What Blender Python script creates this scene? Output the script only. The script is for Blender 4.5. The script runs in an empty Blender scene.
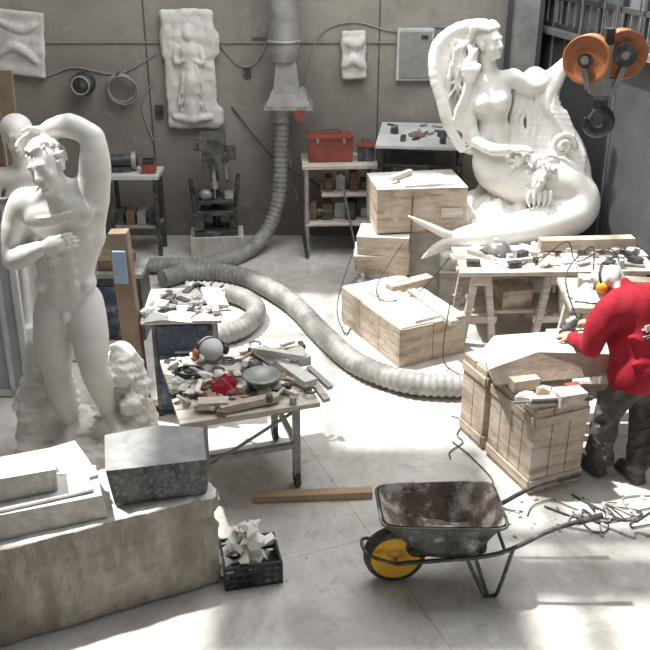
import bpy, bmesh, math, random, time
import numpy as np
from mathutils import Vector, Matrix, Euler
T0=time.time()
f4=np.float32
scene=bpy.context.scene

# ------------------------------------------------------------------ materials
def M(name,c1,c2=None,scale=5,rough=.7,metal=0,bump=0,bscale=40,stretch=(1,1,1),lo=.35,hi=.65,detail=6,rotz=0,c3=None,c3s=30,c3lo=.5,c3hi=.72):
    m=bpy.data.materials.new(name); m.use_nodes=True
    nt=m.node_tree; N=nt.nodes; L=nt.links
    b=N['Principled BSDF']; b.inputs['Roughness'].default_value=rough; b.inputs['Metallic'].default_value=metal
    b.inputs['Base Color'].default_value=(*c1,1)
    if c2 or bump:
        tc=N.new('ShaderNodeTexCoord'); mp=N.new('ShaderNodeMapping')
        mp.inputs['Scale'].default_value=stretch; mp.inputs['Rotation'].default_value=(0,0,rotz)
        L.new(tc.outputs['Object'],mp.inputs['Vector'])
    if c2:
        n=N.new('ShaderNodeTexNoise'); n.inputs['Scale'].default_value=scale; n.inputs['Detail'].default_value=detail; n.inputs['Roughness'].default_value=.6
        L.new(mp.outputs[0],n.inputs['Vector'])
        r=N.new('ShaderNodeValToRGB'); r.color_ramp.elements[0].position=lo; r.color_ramp.elements[1].position=hi
        r.color_ramp.elements[0].color=(*c1,1); r.color_ramp.elements[1].color=(*c2,1)
        L.new(n.outputs['Fac'],r.inputs['Fac']); out=r.outputs['Color']
        if c3:
            n3=N.new('ShaderNodeTexNoise'); n3.inputs['Scale'].default_value=c3s; n3.inputs['Detail'].default_value=8; n3.inputs['Roughness'].default_value=.65
            L.new(mp.outputs[0],n3.inputs['Vector'])
            r3=N.new('ShaderNodeValToRGB'); r3.color_ramp.elements[0].position=c3lo; r3.color_ramp.elements[1].position=c3hi
            L.new(n3.outputs['Fac'],r3.inputs['Fac'])
            mx=N.new('ShaderNodeMixRGB'); L.new(r3.outputs['Color'],mx.inputs['Fac']); L.new(out,mx.inputs[1]); mx.inputs[2].default_value=(*c3,1)
            out=mx.outputs[0]
        L.new(out,b.inputs['Base Color'])
    if bump:
        n2=N.new('ShaderNodeTexNoise'); n2.inputs['Scale'].default_value=bscale; n2.inputs['Detail'].default_value=5
        L.new(mp.outputs[0],n2.inputs['Vector'])
        bp=N.new('ShaderNodeBump'); bp.inputs['Strength'].default_value=bump; bp.inputs['Distance'].default_value=.02
        L.new(n2.outputs['Fac'],bp.inputs['Height']); L.new(bp.outputs[0],b.inputs['Normal'])
    return m
marble=M('marble',(.74,.715,.665),(.85,.835,.80),4,.5,bump=.08,bscale=30,c3=(.62,.585,.53),c3s=3,c3lo=.55,c3hi=.85)
marble2=M('marble_dusty',(.62,.60,.55),(.80,.785,.75),5,.65,bump=.2,bscale=25,c3=(.48,.45,.40),c3s=9,c3lo=.55,c3hi=.8)
marbleblock=M('marble_block',(.42,.40,.36),(.62,.60,.56),6,.75,bump=.35,bscale=20,c3=(.34,.31,.27),c3s=7)
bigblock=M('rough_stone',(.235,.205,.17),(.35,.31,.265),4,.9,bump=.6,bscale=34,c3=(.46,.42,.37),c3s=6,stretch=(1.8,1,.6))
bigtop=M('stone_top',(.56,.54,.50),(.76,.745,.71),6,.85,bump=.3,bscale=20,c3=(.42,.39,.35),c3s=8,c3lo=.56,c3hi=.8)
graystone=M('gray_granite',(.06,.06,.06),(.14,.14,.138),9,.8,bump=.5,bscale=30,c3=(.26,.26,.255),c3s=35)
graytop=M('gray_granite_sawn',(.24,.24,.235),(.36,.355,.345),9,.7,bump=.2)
wood=M('pine_wood',(.38,.26,.165),(.52,.39,.27),3,.7,stretch=(1,9,9),bump=.2,bscale=8)
woodL=M('crate_wood',(.41,.33,.245),(.57,.48,.38),4,.8,stretch=(.8,.8,5),bump=.35,bscale=8,c3=(.22,.15,.10),c3s=2.6,c3lo=.50,c3hi=.74)  # wood tone with the shadow-side shade of block faces darkened into it
woodP=M('dusty_planks',(.45,.395,.33),(.66,.615,.55),4,.85,stretch=(1,7,7),bump=.3,bscale=8,c3=(.26,.195,.14),c3s=3,c3lo=.54,c3hi=.78)
woodD=M('dark_wood',(.13,.085,.055),(.26,.175,.115),4,.75,stretch=(1,6,6),bump=.2)
dusty=M('dusty_top',(.60,.565,.51),(.82,.80,.76),4,.85,stretch=(1,3,3),bump=.25,bscale=10,c3=(.42,.345,.27),c3s=3,c3lo=.56,c3hi=.8)
metal=M('dark_metal',(.04,.04,.04),(.11,.105,.10),12,.5,.4)
steel=M('worn_steel',(.24,.24,.23),(.42,.41,.39),12,.45,.4)
galv=M('galvanised_duct',(.32,.315,.305),(.45,.44,.42),5,.5,.25,c3=(.24,.22,.20),c3s=3)
hosem=M('hose_plastic',(.20,.195,.18),(.31,.30,.28),6,.6,c3=(.42,.41,.38),c3s=4)
blue=M('blue_paint',(.03,.05,.10),(.06,.085,.14),8,.6,c3=(.26,.27,.28),c3s=6,c3lo=.55,c3hi=.7)
ltblue=M('light_blue',(.22,.34,.48),(.33,.43,.54),5,.6)
red=M('red_cotton',(.27,.005,.016),(.40,.012,.03),6,.9,bump=.3,bscale=18)
redtool=M('red_paint',(.20,.045,.03),(.30,.08,.055),6,.5)
trous=M('work_trousers',(.05,.045,.04),(.11,.10,.09),9,.9,bump=.4,bscale=22,c3=(.18,.165,.145),c3s=7)
skin=M('skin',(.46,.27,.19),(.54,.34,.25),8,.6)
boot=M('boot_leather',(.05,.04,.035),(.13,.11,.09),12,.7)
white=M('white_cotton',(.66,.65,.62),(.82,.81,.78),8,.8,bump=.2)
yellow=M('yellow_plastic',(.80,.42,.02),(.86,.50,.04),8,.4,c3=(.62,.36,.06),c3s=9)
rubber=M('black_rubber',(.02,.02,.02),(.06,.055,.05),12,.8)
barrow=M('barrow_tray',(.03,.04,.03),(.09,.10,.08),6,.5,c3=(.42,.40,.36),c3s=5,c3lo=.52,c3hi=.66)
barrowin=M('barrow_mortar',(.09,.06,.045),(.27,.215,.18),5,.8,bump=.5,bscale=20,c3=(.60,.56,.52),c3s=6,c3lo=.48,c3hi=.60)
orange=M('orange_pulley',(.42,.14,.055),(.54,.21,.09),5,.45,c3=(.30,.10,.05),c3s=8)
black=M('black_cable',(.03,.03,.03),(.08,.08,.08),8,.6)
cablew=M('grey_cable',(.28,.27,.25),(.4,.38,.36),8,.6)
blkplastic=M('black_crate_plastic',(.015,.015,.017),(.04,.04,.04),8,.5)
whitepaint=M('white_paint',(.54,.54,.53),(.70,.70,.69),4,.6,c3=(.38,.36,.33),c3s=6,c3lo=.56,c3hi=.8)
palepanel=M('pale_panel',(.34,.37,.39),(.46,.48,.49),2,.6)
darkpanel=M('dark_panel',(.058,.06,.063),(.09,.092,.095),2,.7)
glassm=M('window_glass',(.15,.17,.19),(.24,.26,.28),1.5,.15)
cardboard=M('cardboard',(.22,.16,.11),(.30,.23,.16),6,.9)
floorm=M('floor_concrete',(.49,.47,.435),(.68,.66,.63),1.1,.8,bump=.2,bscale=14,c3=(.57,.545,.51),c3s=5,lo=.3,hi=.7,detail=9)
wallm=M('wall_plaster',(.30,.275,.245),(.42,.39,.35),.8,.9,bump=.12,bscale=12,c3=(.25,.225,.195),c3s=1.6,stretch=(1,1,1.3))
wallside=M('wall_side_plaster',(.28,.26,.24),(.36,.34,.31),1.2,.9)
ceilm=M('ceiling_paint',(.35,.34,.32),(.4,.39,.37),2,.9)
def mixin(m,fac_sock,col):
    nt=m.node_tree;b=nt.nodes['Principled BSDF'];src=b.inputs['Base Color'].links[0].from_socket
    mx=nt.nodes.new('ShaderNodeMixRGB');mx.inputs[2].default_value=(*col,1)
    nt.links.new(fac_sock,mx.inputs['Fac']);nt.links.new(src,mx.inputs[1]);nt.links.new(mx.outputs[0],b.inputs['Base Color'])
def noisefac(m,sc,p0,p1,st,dist=.6,stretch=None,vec=None):
    nt=m.node_tree;N=nt.nodes;L=nt.links
    tc=N.new('ShaderNodeTexCoord');v=tc.outputs['Object']
    if stretch:
        mp=N.new('ShaderNodeMapping');mp.inputs['Scale'].default_value=stretch[:3]
        if len(stretch)>3:mp.inputs['Rotation'].default_value=(0,0,stretch[3])
        L.new(v,mp.inputs['Vector']);v=mp.outputs[0]
    n=N.new('ShaderNodeTexNoise');n.inputs['Scale'].default_value=sc;n.inputs['Detail'].default_value=10;n.inputs['Roughness'].default_value=.72;n.inputs['Distortion'].default_value=dist
    L.new(v,n.inputs['Vector'])
    r=N.new('ShaderNodeValToRGB');r.color_ramp.elements[0].position=p0;r.color_ramp.elements[1].position=p1;r.color_ramp.elements[1].color=(st,st,st,1)
    L.new(n.outputs['Fac'],r.inputs['Fac']);return r.outputs['Color']
def floor_extra(m):
    nt=m.node_tree;N=nt.nodes;L=nt.links
    tc=N.new('ShaderNodeTexCoord');mp=N.new('ShaderNodeMapping');mp.inputs['Location'].default_value=(1.55,.1,0);mp.inputs['Rotation'].default_value=(0,0,-.38)
    L.new(tc.outputs['Object'],mp.inputs['Vector'])
    br=N.new('ShaderNodeTexBrick');br.offset=0;br.inputs['Scale'].default_value=1;br.inputs['Brick Width'].default_value=3.6;br.inputs['Row Height'].default_value=4.4
    br.inputs['Mortar Size'].default_value=.007;br.inputs['Mortar Smooth'].default_value=.3
    L.new(mp.outputs[0],br.inputs['Vector'])
    ml=N.new('ShaderNodeMath');ml.operation='MULTIPLY';ml.inputs[1].default_value=.5;L.new(br.outputs['Fac'],ml.inputs[0])
    mixin(m,ml.outputs[0],(.30,.26,.22))
    mixin(m,noisefac(m,.8,.46,.68,.62),(.30,.265,.23))
    mixin(m,noisefac(m,2.4,.52,.70,.62,1.2),(.31,.275,.24))
    mixin(m,noisefac(m,3.0,.56,.72,.58,.3,(1,.18,1,.5)),(.32,.285,.25))
    mixin(m,noisefac(m,10,.56,.72,.65),(.30,.27,.235))
    mixin(m,noisefac(m,26,.58,.70,.55),(.34,.31,.28))
    mixin(m,noisefac(m,1.7,.52,.72,.7,1.0,(1,1,1,1.3)),(.80,.785,.76))
floor_extra(floorm)
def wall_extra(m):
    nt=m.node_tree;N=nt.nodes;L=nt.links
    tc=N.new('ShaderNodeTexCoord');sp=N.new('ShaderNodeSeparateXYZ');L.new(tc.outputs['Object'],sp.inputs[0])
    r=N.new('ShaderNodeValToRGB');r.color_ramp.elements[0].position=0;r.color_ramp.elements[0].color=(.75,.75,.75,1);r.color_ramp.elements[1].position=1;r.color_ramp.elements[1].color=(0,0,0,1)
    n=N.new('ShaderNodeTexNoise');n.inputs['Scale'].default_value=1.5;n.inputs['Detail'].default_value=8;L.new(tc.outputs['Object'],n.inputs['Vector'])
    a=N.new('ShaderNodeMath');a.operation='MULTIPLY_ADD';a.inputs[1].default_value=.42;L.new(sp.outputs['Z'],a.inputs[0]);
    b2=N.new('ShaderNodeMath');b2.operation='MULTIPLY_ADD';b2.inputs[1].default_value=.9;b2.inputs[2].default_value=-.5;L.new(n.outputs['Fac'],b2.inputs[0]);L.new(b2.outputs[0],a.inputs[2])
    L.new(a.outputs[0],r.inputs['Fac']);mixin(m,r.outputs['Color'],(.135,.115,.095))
    mixin(m,noisefac(m,2.2,.54,.75,.6,.3,(1,1,.25)),(.19,.165,.14))
    mixin(m,noisefac(m,5,.58,.72,.6),(.50,.47,.43))
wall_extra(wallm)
for mm in(woodL,dusty,woodP):mixin(mm,noisefac(mm,6,.5,.72,.6),(.72,.70,.66))
mixin(bigblock,noisefac(bigblock,3,.5,.7,.6),(.54,.51,.47))
for mm in(blue,metal,hosem,barrow,rubber,steel):mixin(mm,noisefac(mm,7,.50,.74,.42),(.55,.53,.50))
mixin(trous,noisefac(trous,7,.56,.76,.3),(.5,.48,.45))

# ------------------------------------------------------------------ SDF sculptor
def V(*a): return np.array(a,float)
def nrm(a):
    a=np.array(a,float); return a/np.linalg.norm(a)
def catmull(pts,sub):
    P=[np.array(p,float) for p in pts]; n=len(P); out=[]
    for i in range(n-1):
        p0=P[max(i-1,0)];p1=P[i];p2=P[i+1];p3=P[min(i+2,n-1)]
        for j in range(sub):
            t=j/sub
            out.append(.5*((2*p1)+(-p0+p2)*t+(2*p0-5*p1+4*p2-p3)*t*t+(-p0+3*p1-3*p2+p3)*t**3))
    out.append(P[-1]); return out
class Fld:
    def __init__(s,lo,hi,h):
        s.lo=np.array(lo,float);s.h=h;n=np.ceil((np.array(hi)-s.lo)/h).astype(int)+1
        s.n=n;s.F=np.full(tuple(n),1.0,f4)
        s.ax=[(s.lo[i]+h*np.arange(n[i])).astype(f4) for i in range(3)]
    def win(s,a,b):
        i0=np.clip(np.floor((a-s.lo)/s.h).astype(int),0,s.n-1);i1=np.clip(np.ceil((b-s.lo)/s.h).astype(int)+1,1,s.n)
        if np.any(i1<=i0): return None
        sl=tuple(slice(int(i0[i]),int(i1[i])) for i in range(3))
        return sl,s.ax[0][sl[0]][:,None,None],s.ax[1][sl[1]][None,:,None],s.ax[2][sl[2]][None,None,:]
    def comb(s,sl,d,k,mode):
        F=s.F[sl];k=max(k,1e-4)
        if mode=='u':
            hh=np.maximum(k-np.abs(F-d),0)/k;F[...]=np.minimum(F,d)-hh*hh*k*.25
        else:
            d=-d;hh=np.maximum(k-np.abs(F-d),0)/k;F[...]=np.maximum(F,d)+hh*hh*k*.25
    def cap(s,a,b,ra,rb=None,k=.03,mode='u'):
        a=np.array(a,float);b=np.array(b,float);rb=ra if rb is None else rb
        m=max(ra,rb)+k+.05;w=s.win(np.minimum(a,b)-m,np.maximum(a,b)+m)
        if not w:return
        sl,X,Y,Z=w;d=b-a;L=float(d@d)+1e-9
        t=np.clip(((X-a[0])*d[0]+(Y-a[1])*d[1]+(Z-a[2])*d[2])/L,0,1)
        q=np.sqrt((X-a[0]-t*d[0])**2+(Y-a[1]-t*d[1])**2+(Z-a[2]-t*d[2])**2)-(ra+(rb-ra)*t)
        s.comb(sl,q,k,mode)
    def ell(s,c,r,R=None,k=.03,mode='u'):
        c=np.array(c,float);r=np.array(r,float)*np.ones(3);m=r.max()+k+.05
        w=s.win(c-m,c+m)
        if not w:return
        sl,X,Y,Z=w;X=X-c[0];Y=Y-c[1];Z=Z-c[2]
        R=np.eye(3) if R is None else np.array(R)
        q=[(X*R[i][0]+Y*R[i][1]+Z*R[i][2])/r[i] for i in range(3)]
        k0=np.sqrt(q[0]**2+q[1]**2+q[2]**2);k1=np.sqrt((q[0]/r[0])**2+(q[1]/r[1])**2+(q[2]/r[2])**2)+1e-4
        s.comb(sl,(k0*(k0-1)/k1).astype(f4),k,mode)
    def box(s,c,hs,R=None,rad=.02,k=.02,mode='u'):
        c=np.array(c,float);hs=np.array(hs,float);m=np.linalg.norm(hs)+k+.05
        w=s.win(c-m,c+m)
        if not w:return
        sl,X,Y,Z=w;X=X-c[0];Y=Y-c[1];Z=Z-c[2]
        R=np.eye(3) if R is None else np.array(R)
        q=[np.abs(X*R[i][0]+Y*R[i][1]+Z*R[i][2])-(hs[i]-rad) for i in range(3)]
        d=np.sqrt(sum(np.maximum(a,0)**2 for a in q))+np.minimum(np.maximum(np.maximum(q[0],q[1]),q[2]),0)-rad
        s.comb(sl,d.astype(f4),k,mode)
    def chain(s,pts,rs,k=.03,sub=0,mode='u'):
        if sub:
            n=len(pts);P=catmull(pts,sub);rr=np.interp(np.linspace(0,n-1,len(P)),range(n),rs if hasattr(rs,'__len__') else [rs]*n)
        else: P=pts;rr=rs if hasattr(rs,'__len__') else [rs]*len(pts)
        for i in range(len(P)-1): s.cap(P[i],P[i+1],rr[i],rr[i+1],k,mode)
    def rough(s,c,rad,amp,fr,seed=0):
        c=np.array(c,float);rad=np.array(rad,float)*np.ones(3);w=s.win(c-rad,c+rad)
        if not w:return
        sl,X,Y,Z=w
        fal=np.clip(1-(((X-c[0])/rad[0])**2+((Y-c[1])/rad[1])**2+((Z-c[2])/rad[2])**2),0,1)
        fal=np.minimum(fal*2.5,1)
        rg=np.random.RandomState(seed);n=0
        for i in range(5):
            v=rg.randn(3);v*=fr*(1+.6*i)/np.linalg.norm(v)
            n=n+np.sin(X*v[0]+Y*v[1]+Z*v[2]+rg.rand()*6)/(1+.5*i)
        s.F[sl]+=(fal*n*amp*.5).astype(f4)
    def mesh(s):
        F=s.F;F[0]=F[-1]=1;F[:,0]=F[:,-1]=1;F[:,:,0]=np.maximum(F[:,:,0],.002);F[:,:,-1]=1
        I=F<0;c=np.zeros(tuple(s.n-1),np.int8)
        for dx in(0,1):
            for dy in(0,1):
                for dz in(0,1):
                    c+=I[dx:s.n[0]-1+dx,dy:s.n[1]-1+dy,dz:s.n[2]-1+dz]
        ii=np.argwhere((c>0)&(c<8));P=np.zeros((len(ii),3));W=np.zeros(len(ii))
        cs=[(x,y,z) for x in(0,1) for y in(0,1) for z in(0,1)]
        for a in cs:
            for ax in range(3):
                if a[ax]==0:
                    b=list(a);b[ax]=1
                    fa=F[ii[:,0]+a[0],ii[:,1]+a[1],ii[:,2]+a[2]];fb=F[ii[:,0]+b[0],ii[:,1]+b[1],ii[:,2]+b[2]]
                    m=(fa<0)!=(fb<0);t=np.where(m,fa/np.where(m,fa-fb,1),0)
                    p=np.tile(np.array(a,float),(len(ii),1));p[:,ax]+=t
                    P+=p*m[:,None];W+=m
        P=(ii+P/W[:,None])*s.h+s.lo
        idx=-np.ones(tuple(s.n-1),np.int32);idx[ii[:,0],ii[:,1],ii[:,2]]=np.arange(len(ii))
        Q=[]
        for ax in range(3):
            o=[(1,2),(2,0),(0,1)][ax]
            A=[slice(None)]*3;Bs=[slice(None)]*3;A[ax]=slice(0,-1);Bs[ax]=slice(1,None)
            d=I[tuple(A)].astype(np.int8)-I[tuple(Bs)].astype(np.int8)
            for sg in(1,-1):
                e=np.argwhere(d==sg)
                e=e[(e[:,o[0]]>0)&(e[:,o[1]]>0)&(e[:,o[0]]<s.n[o[0]]-1)&(e[:,o[1]]<s.n[o[1]]-1)]
                q=[]
                for (u,v) in((-1,-1),(0,-1),(0,0),(-1,0)):
                    g=e.copy();g[:,o[0]]+=u;g[:,o[1]]+=v;q.append(idx[g[:,0],g[:,1],g[:,2]])
                q=np.stack(q,1)
                if sg<0:q=q[:,::-1]
                Q.append(q)
        Q=np.concatenate(Q);Q=Q[(Q>=0).all(1)]
        return P.tolist(),Q.tolist()
def frame(right,up):
    r=nrm(right);u=np.array(up,float);u=nrm(u-(u@r)*r);f=np.cross(u,r);return r,f,u
def head(F,c,right,up,s,ears=True,k=.012,eye=.0150,eyd=.071):
    r,f,u=frame(right,up);c=np.array(c,float);R=np.array([r,f,u])
    P=lambda x,y,z:c+s*(x*r+y*f+z*u)
    F.ell(P(0,-.015,.03),np.array((.076,.094,.084))*s,R,k*s)
    F.ell(P(0,.02,-.03),np.array((.057,.066,.086))*s,R,.03*s)
    F.ell(P(0,.032,-.078),np.array((.040,.043,.033))*s,R,.025*s)
    F.ell(P(0,.070,-.098),np.array((.019,.015,.016))*s,R,.02*s)
    for g in(-1,1):
        F.ell(P(g*.030,.100,-.002),.017*s,R,.018*s,'s')
        F.ell(P(g*.030,eyd,-.003),eye*s,R,.006*s)
        F.ell(P(g*.036,.056,-.04),np.array((.022,.02,.024))*s,R,.025*s)
        if ears:F.ell(P(g*.077,-.005,-.012),np.array((.012,.02,.032))*s,R,.006*s)
    F.cap(P(-.034,.078,.022),P(.034,.078,.022),.011*s,k=.018*s)
    F.cap(P(0,.084,.015),P(0,.106,-.034),.008*s,.012*s,k=.012*s)
    F.cap(P(-.010,.092,-.038),P(.010,.092,-.038),.008*s,k=.008*s)
    F.cap(P(-.016,.083,-.060),P(.016,.083,-.060),.007*s,k=.006*s)
    F.cap(P(-.013,.082,-.073),P(.013,.082,-.073),.008*s,k=.006*s)
    return P,R
def hand(F,w,d,n,s,curl=.35,thumb=1,k=.008):
    d=nrm(d);n=np.array(n,float);n=nrm(n-(n@d)*d);e=np.cross(d,n);w=np.array(w,float)
    F.ell(w+d*.05*s,np.array((.043,.054,.019))*s,np.array([e,d,n]),.02*s)
    L=[.068,.078,.072,.056]
    for i in range(4):
        p=w+d*.085*s+e*(-.031+.0205*i)*s*thumb*-1;a=curl*.6;r=.0098*s
        for q,fr in enumerate((.42,.32,.26)):
            dd=d*math.cos(a)+n*math.sin(a);p2=p+dd*L[i]*fr*s*1.1
            F.cap(p,p2,r,r*.92,k*s);p=p2;a+=curl;r*=.93
    p=w+d*.02*s+e*thumb*.032*s;q=p+(d*.6+e*thumb*.75+n*.25)*.042*s;F.cap(p,q,.0135*s,.0115*s,.014*s)
    F.cap(q,q+(d*.85+e*thumb*.25+n*.4)*.034*s,.0115*s,.0095*s,k*s)

# ------------------------------------------------------------------ mesh builder
class B:
    def __init__(s):s.v=[];s.f=[];s.m=[];s.sm=[];s.mats=[]
    def add(s,v,f,mat,smooth=False,Mx=None):
        if mat not in s.mats:s.mats.append(mat)
        mi=s.mats.index(mat);o=len(s.v)
        if Mx is not None:v=[tuple(Mx@Vector(p)) for p in v]
        s.v.extend([tuple(p) for p in v]);s.f.extend([tuple(i+o for i in q) for q in f]);s.m.extend([mi]*len(f));s.sm.extend([smooth]*len(f))
    def box(s,c,size,mat,rot=(0,0,0),taper=1,jit=0,topmat=None,seed=0):
        x,y,z=[a/2 for a in size];rg=random.Random(seed)
        v=[(-x,-y,-z),(x,-y,-z),(x,y,-z),(-x,y,-z),(-x*taper,-y*taper,z),(x*taper,-y*taper,z),(x*taper,y*taper,z),(-x*taper,y*taper,z)]
        if jit:v=[tuple(a+rg.uniform(-jit,jit) for a in p) for p in v]
        f=[(0,3,2,1),(0,1,5,4),(1,2,6,5),(2,3,7,6),(3,0,4,7)]
        Mx=Matrix.Translation(c)@Euler(rot).to_matrix().to_4x4()
        if topmat:
            s.add(v,f,mat,False,Mx);s.add(v,[(4,5,6,7)],topmat,False,Mx)
        else:s.add(v,f+[(4,5,6,7)],mat,False,Mx)
    def tube(s,pts,r,mat,n=8,sub=0,closed=False,caps=True,sq=None):
        P=catmull(pts,sub) if sub else [np.array(p,float) for p in pts]
        if sub and hasattr(r,'__len__'):r=list(np.interp(np.linspace(0,len(pts)-1,len(P)),range(len(pts)),r))
        m=len(P);rr=r if hasattr(r,'__len__') else [r]*m
        T=[nrm(P[min(i+1,m-1)]-P[max(i-1,0)]+1e-9) for i in range(m)]
        a=V(0,0,1) if abs(T[0][2])<.9 else V(1,0,0)
        nn=nrm(np.cross(T[0],a));v=[]
        for i in range(m):
            nn=nn-(nn@T[i])*T[i];nn=nrm(nn);b=np.cross(T[i],nn)
            for j in range(n):
                th=2*math.pi*j/n;v.append(P[i]+rr[i]*(math.cos(th)*nn+math.sin(th)*b))
        f=[(i*n+j,i*n+(j+1)%n,(i+1)*n+(j+1)%n,(i+1)*n+j) for i in range(m-1) for j in range(n)]
        s.add(v,f,mat,True)
        if caps:s.add(v[:n],[tuple(range(n))[::-1]],mat);s.add(v[-n:],[tuple(range(n))],mat)
    def cyl(s,a,b,r,mat,r1=None,n=16):
        s.tube([a,b],[r,r if r1 is None else r1],mat,n)
    def lathe(s,prof,c,mat,axis=(0,0,1),n=28,smooth=True):
        q=Vector((0,0,1)).rotation_difference(Vector(axis).normalized()).to_matrix().to_4x4();Mx=Matrix.Translation(c)@q
        v=[(r*math.cos(2*math.pi*j/n),r*math.sin(2*math.pi*j/n),z) for r,z in prof for j in range(n)]
        f=[(i*n+j,i*n+(j+1)%n,(i+1)*n+(j+1)%n,(i+1)*n+j) for i in range(len(prof)-1) for j in range(n)]
        s.add(v,f,mat,smooth,Mx)
    def torus(s,c,R,r,mat,axis=(0,0,1),n=32,k=8,sx=1):
        prof=[(R+r*math.cos(2*math.pi*i/k),sx*r*math.sin(2*math.pi*i/k)) for i in range(k+1)];s.lathe(prof,c,mat,axis,n)
    def ball(s,c,r,mat,rot=(0,0,0),n=14):
        r=np.array(r,float)*np.ones(3);v=[];
        for i in range(n+1):
            ph=math.pi*i/n
            for j in range(n*2):
                th=math.pi*j/n;v.append((r[0]*math.sin(ph)*math.cos(th),r[1]*math.sin(ph)*math.sin(th),r[2]*math.cos(ph)))
        w=n*2;f=[(i*w+j,(i+1)*w+j,(i+1)*w+(j+1)%w,i*w+(j+1)%w) for i in range(n) for j in range(w)]
        s.add(v,f,mat,True,Matrix.Translation(c)@Euler(rot).to_matrix().to_4x4())
    def chunk(s,c,size,mat,seed=0,n=12,rot=(0,0,0)):
        rg=random.Random(seed);bm=bmesh.new()
        for i in range(n):
            p=Vector((rg.gauss(0,1),rg.gauss(0,1),rg.gauss(0,1))).normalized();m=max(abs(a) for a in p);p=p/(m**.7)
            bm.verts.new((p.x*size[0]/2,p.y*size[1]/2,p.z*size[2]/2))
        bmesh.ops.convex_hull(bm,input=bm.verts)
        bm.verts.ensure_lookup_table();bm.verts.index_update()
        vs=[v for v in bm.verts if v.link_faces];mp={v.index:i for i,v in enumerate(vs)}
        s.add([v.co[:] for v in vs],[tuple(mp[v.index] for v in f.verts) for f in bm.faces],mat,False,Matrix.Translation(c)@Euler(rot).to_matrix().to_4x4());bm.free()
    def cloth(s,c,w,d,mat,h=.05,seed=0,rot=0,n=22,freq=9):
        rg=random.Random(seed);ph=[rg.uniform(0,6) for _ in range(6)];v=[]
        for i in range(n+1):
            for j in range(n+1):
                x=(i/n-.5);y=(j/n-.5);e=1-max(abs(x),abs(y))**3*8*.9
                z=h*(.5+.25*math.sin(freq*x+ph[0]+3*y)+.2*math.sin(freq*1.3*y+ph[1]-4*x)+.15*math.sin(freq*2.2*(x+y)+ph[2]))*max(e,.1)
                wv=1+.15*math.sin(7*y+ph[3]);wd=1+.15*math.sin(6*x+ph[4])
                v.append((x*w*wv,y*d*wd,z+.006))
        f=[(i*(n+1)+j,(i+1)*(n+1)+j,(i+1)*(n+1)+j+1,i*(n+1)+j+1) for i in range(n) for j in range(n)]
        s.add(v,f,mat,True,Matrix.Translation(c)@Matrix.Rotation(rot,4,'Z'))
        s.add([(p[0],p[1],0) for p in v],[f_[::-1] for f_ in f],mat,True,Matrix.Translation(c)@Matrix.Rotation(rot,4,'Z'))
    def sdf(s,F,mat):
        v,f=F.mesh();s.add(v,f,mat,True)
    def obj(s,name,loc=(0,0,0),rz=0,bevel=0,rot=None,seg=2):
        me=bpy.data.meshes.new(name);me.from_pydata(s.v,[],s.f)
        for m in s.mats:me.materials.append(m)
        me.polygons.foreach_set('material_index',s.m);me.polygons.foreach_set('use_smooth',s.sm);me.update()
        o=bpy.data.objects.new(name,me);scene.collection.objects.link(o);o.location=loc;o.rotation_euler=rot if rot else (0,0,rz)
        if bevel:
            b=o.modifiers.new('bevel','BEVEL');b.width=bevel;b.segments=seg;b.limit_method='ANGLE';b.angle_limit=math.radians(40)
        return o

# ------------------------------------------------------------------ room
YW=10.7
b=B();b.box((0.2,4.35,-.1),(9.4,12.7,.2),floorm);b.obj('floor')
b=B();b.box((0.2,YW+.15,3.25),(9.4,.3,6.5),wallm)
for x in(-2.05,.62,):b.box((x,YW-.003,3.25),(.012,.012,6.5),darkpanel)
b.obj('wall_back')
b=B();b.box((-4.35,4.35,3.25),(.3,12.7,6.5),wallside);b.obj('wall_left')
b=B();b.box((-1.5,YW-.012,2.33),(5.0,.02,.015),wallside);b.obj('trim_1')
def right_wall():
    a=V(2.46,10.68);d=V(2.96,8.5)-a;L=4.6;ang=math.atan2(d[1],d[0]);u=nrm(d);mid=a+u*L/2
    b=B();b.box((0,0.05,1.24),(L,.1,2.48),darkpanel);b.box((0,0.0,2.50),(L,.2,.06),steel)
    for i in range(4):b.box((-L/2+.6+1.15*i,-.005,1.24),(.012,.012,2.4),steel)
    b.obj('wall_right',(mid[0],mid[1],0),ang)
    b=B();b.box((0,.06,3.4),(L,.02,1.7),glassm)
    for i in range(12):b.box((-L/2+i*L/11,0.02,3.4),(.05,.06,1.74),darkpanel)
    for z in(2.56,2.85,4.22):b.box((0,0.02,z),(L,.06,.05),darkpanel)
    for i in range(30):b.box((-L/2+i*L/29,-.02,2.70),(.014,.018,.24),steel)
    b.obj('window_1',(mid[0],mid[1],0),ang)
right_wall()
b=B();b.box((2.22,10.5,2.6),(.34,.34,5.2),galv)
b.box((2.02,10.32,2.6),(.05,.05,5.2),darkpanel);b.box((2.36,10.31,2.6),(.04,.04,5.2),darkpanel);b.cyl((2.55,10.4,0),(2.55,10.4,5.2),.04,steel)
b.obj('column')
X0,X1,Y0,Y1=-4.1,3.5,2.4,9.6
b=B()
for (x0,x1,y0,y1) in((-4.5,X0,-2,10.7),(X1,4.9,-2,10.7),(X0,X1,-2,Y0),(X0,X1,Y1,10.7),(-3.25,-1.45,4.5,6.6),(-1.45,X1,4.95,5.35)):  # opaque strips inside the opening are added, unseen, to shape sun and shade below
    b.box(((x0+x1)/2,(y0+y1)/2,6.55),(x1-x0,y1-y0,.15),ceilm)
b.obj('ceiling')
b=B()
for i in range(6):b.box((X0+i*(X1-X0)/5,6.0,6.55),(.06,7.2,.12),whitepaint)
for y in (3.4,7.6,8.6):b.box((-.3,y,6.55),(7.6,.06,.12),whitepaint)
b.obj('window_2')

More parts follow.
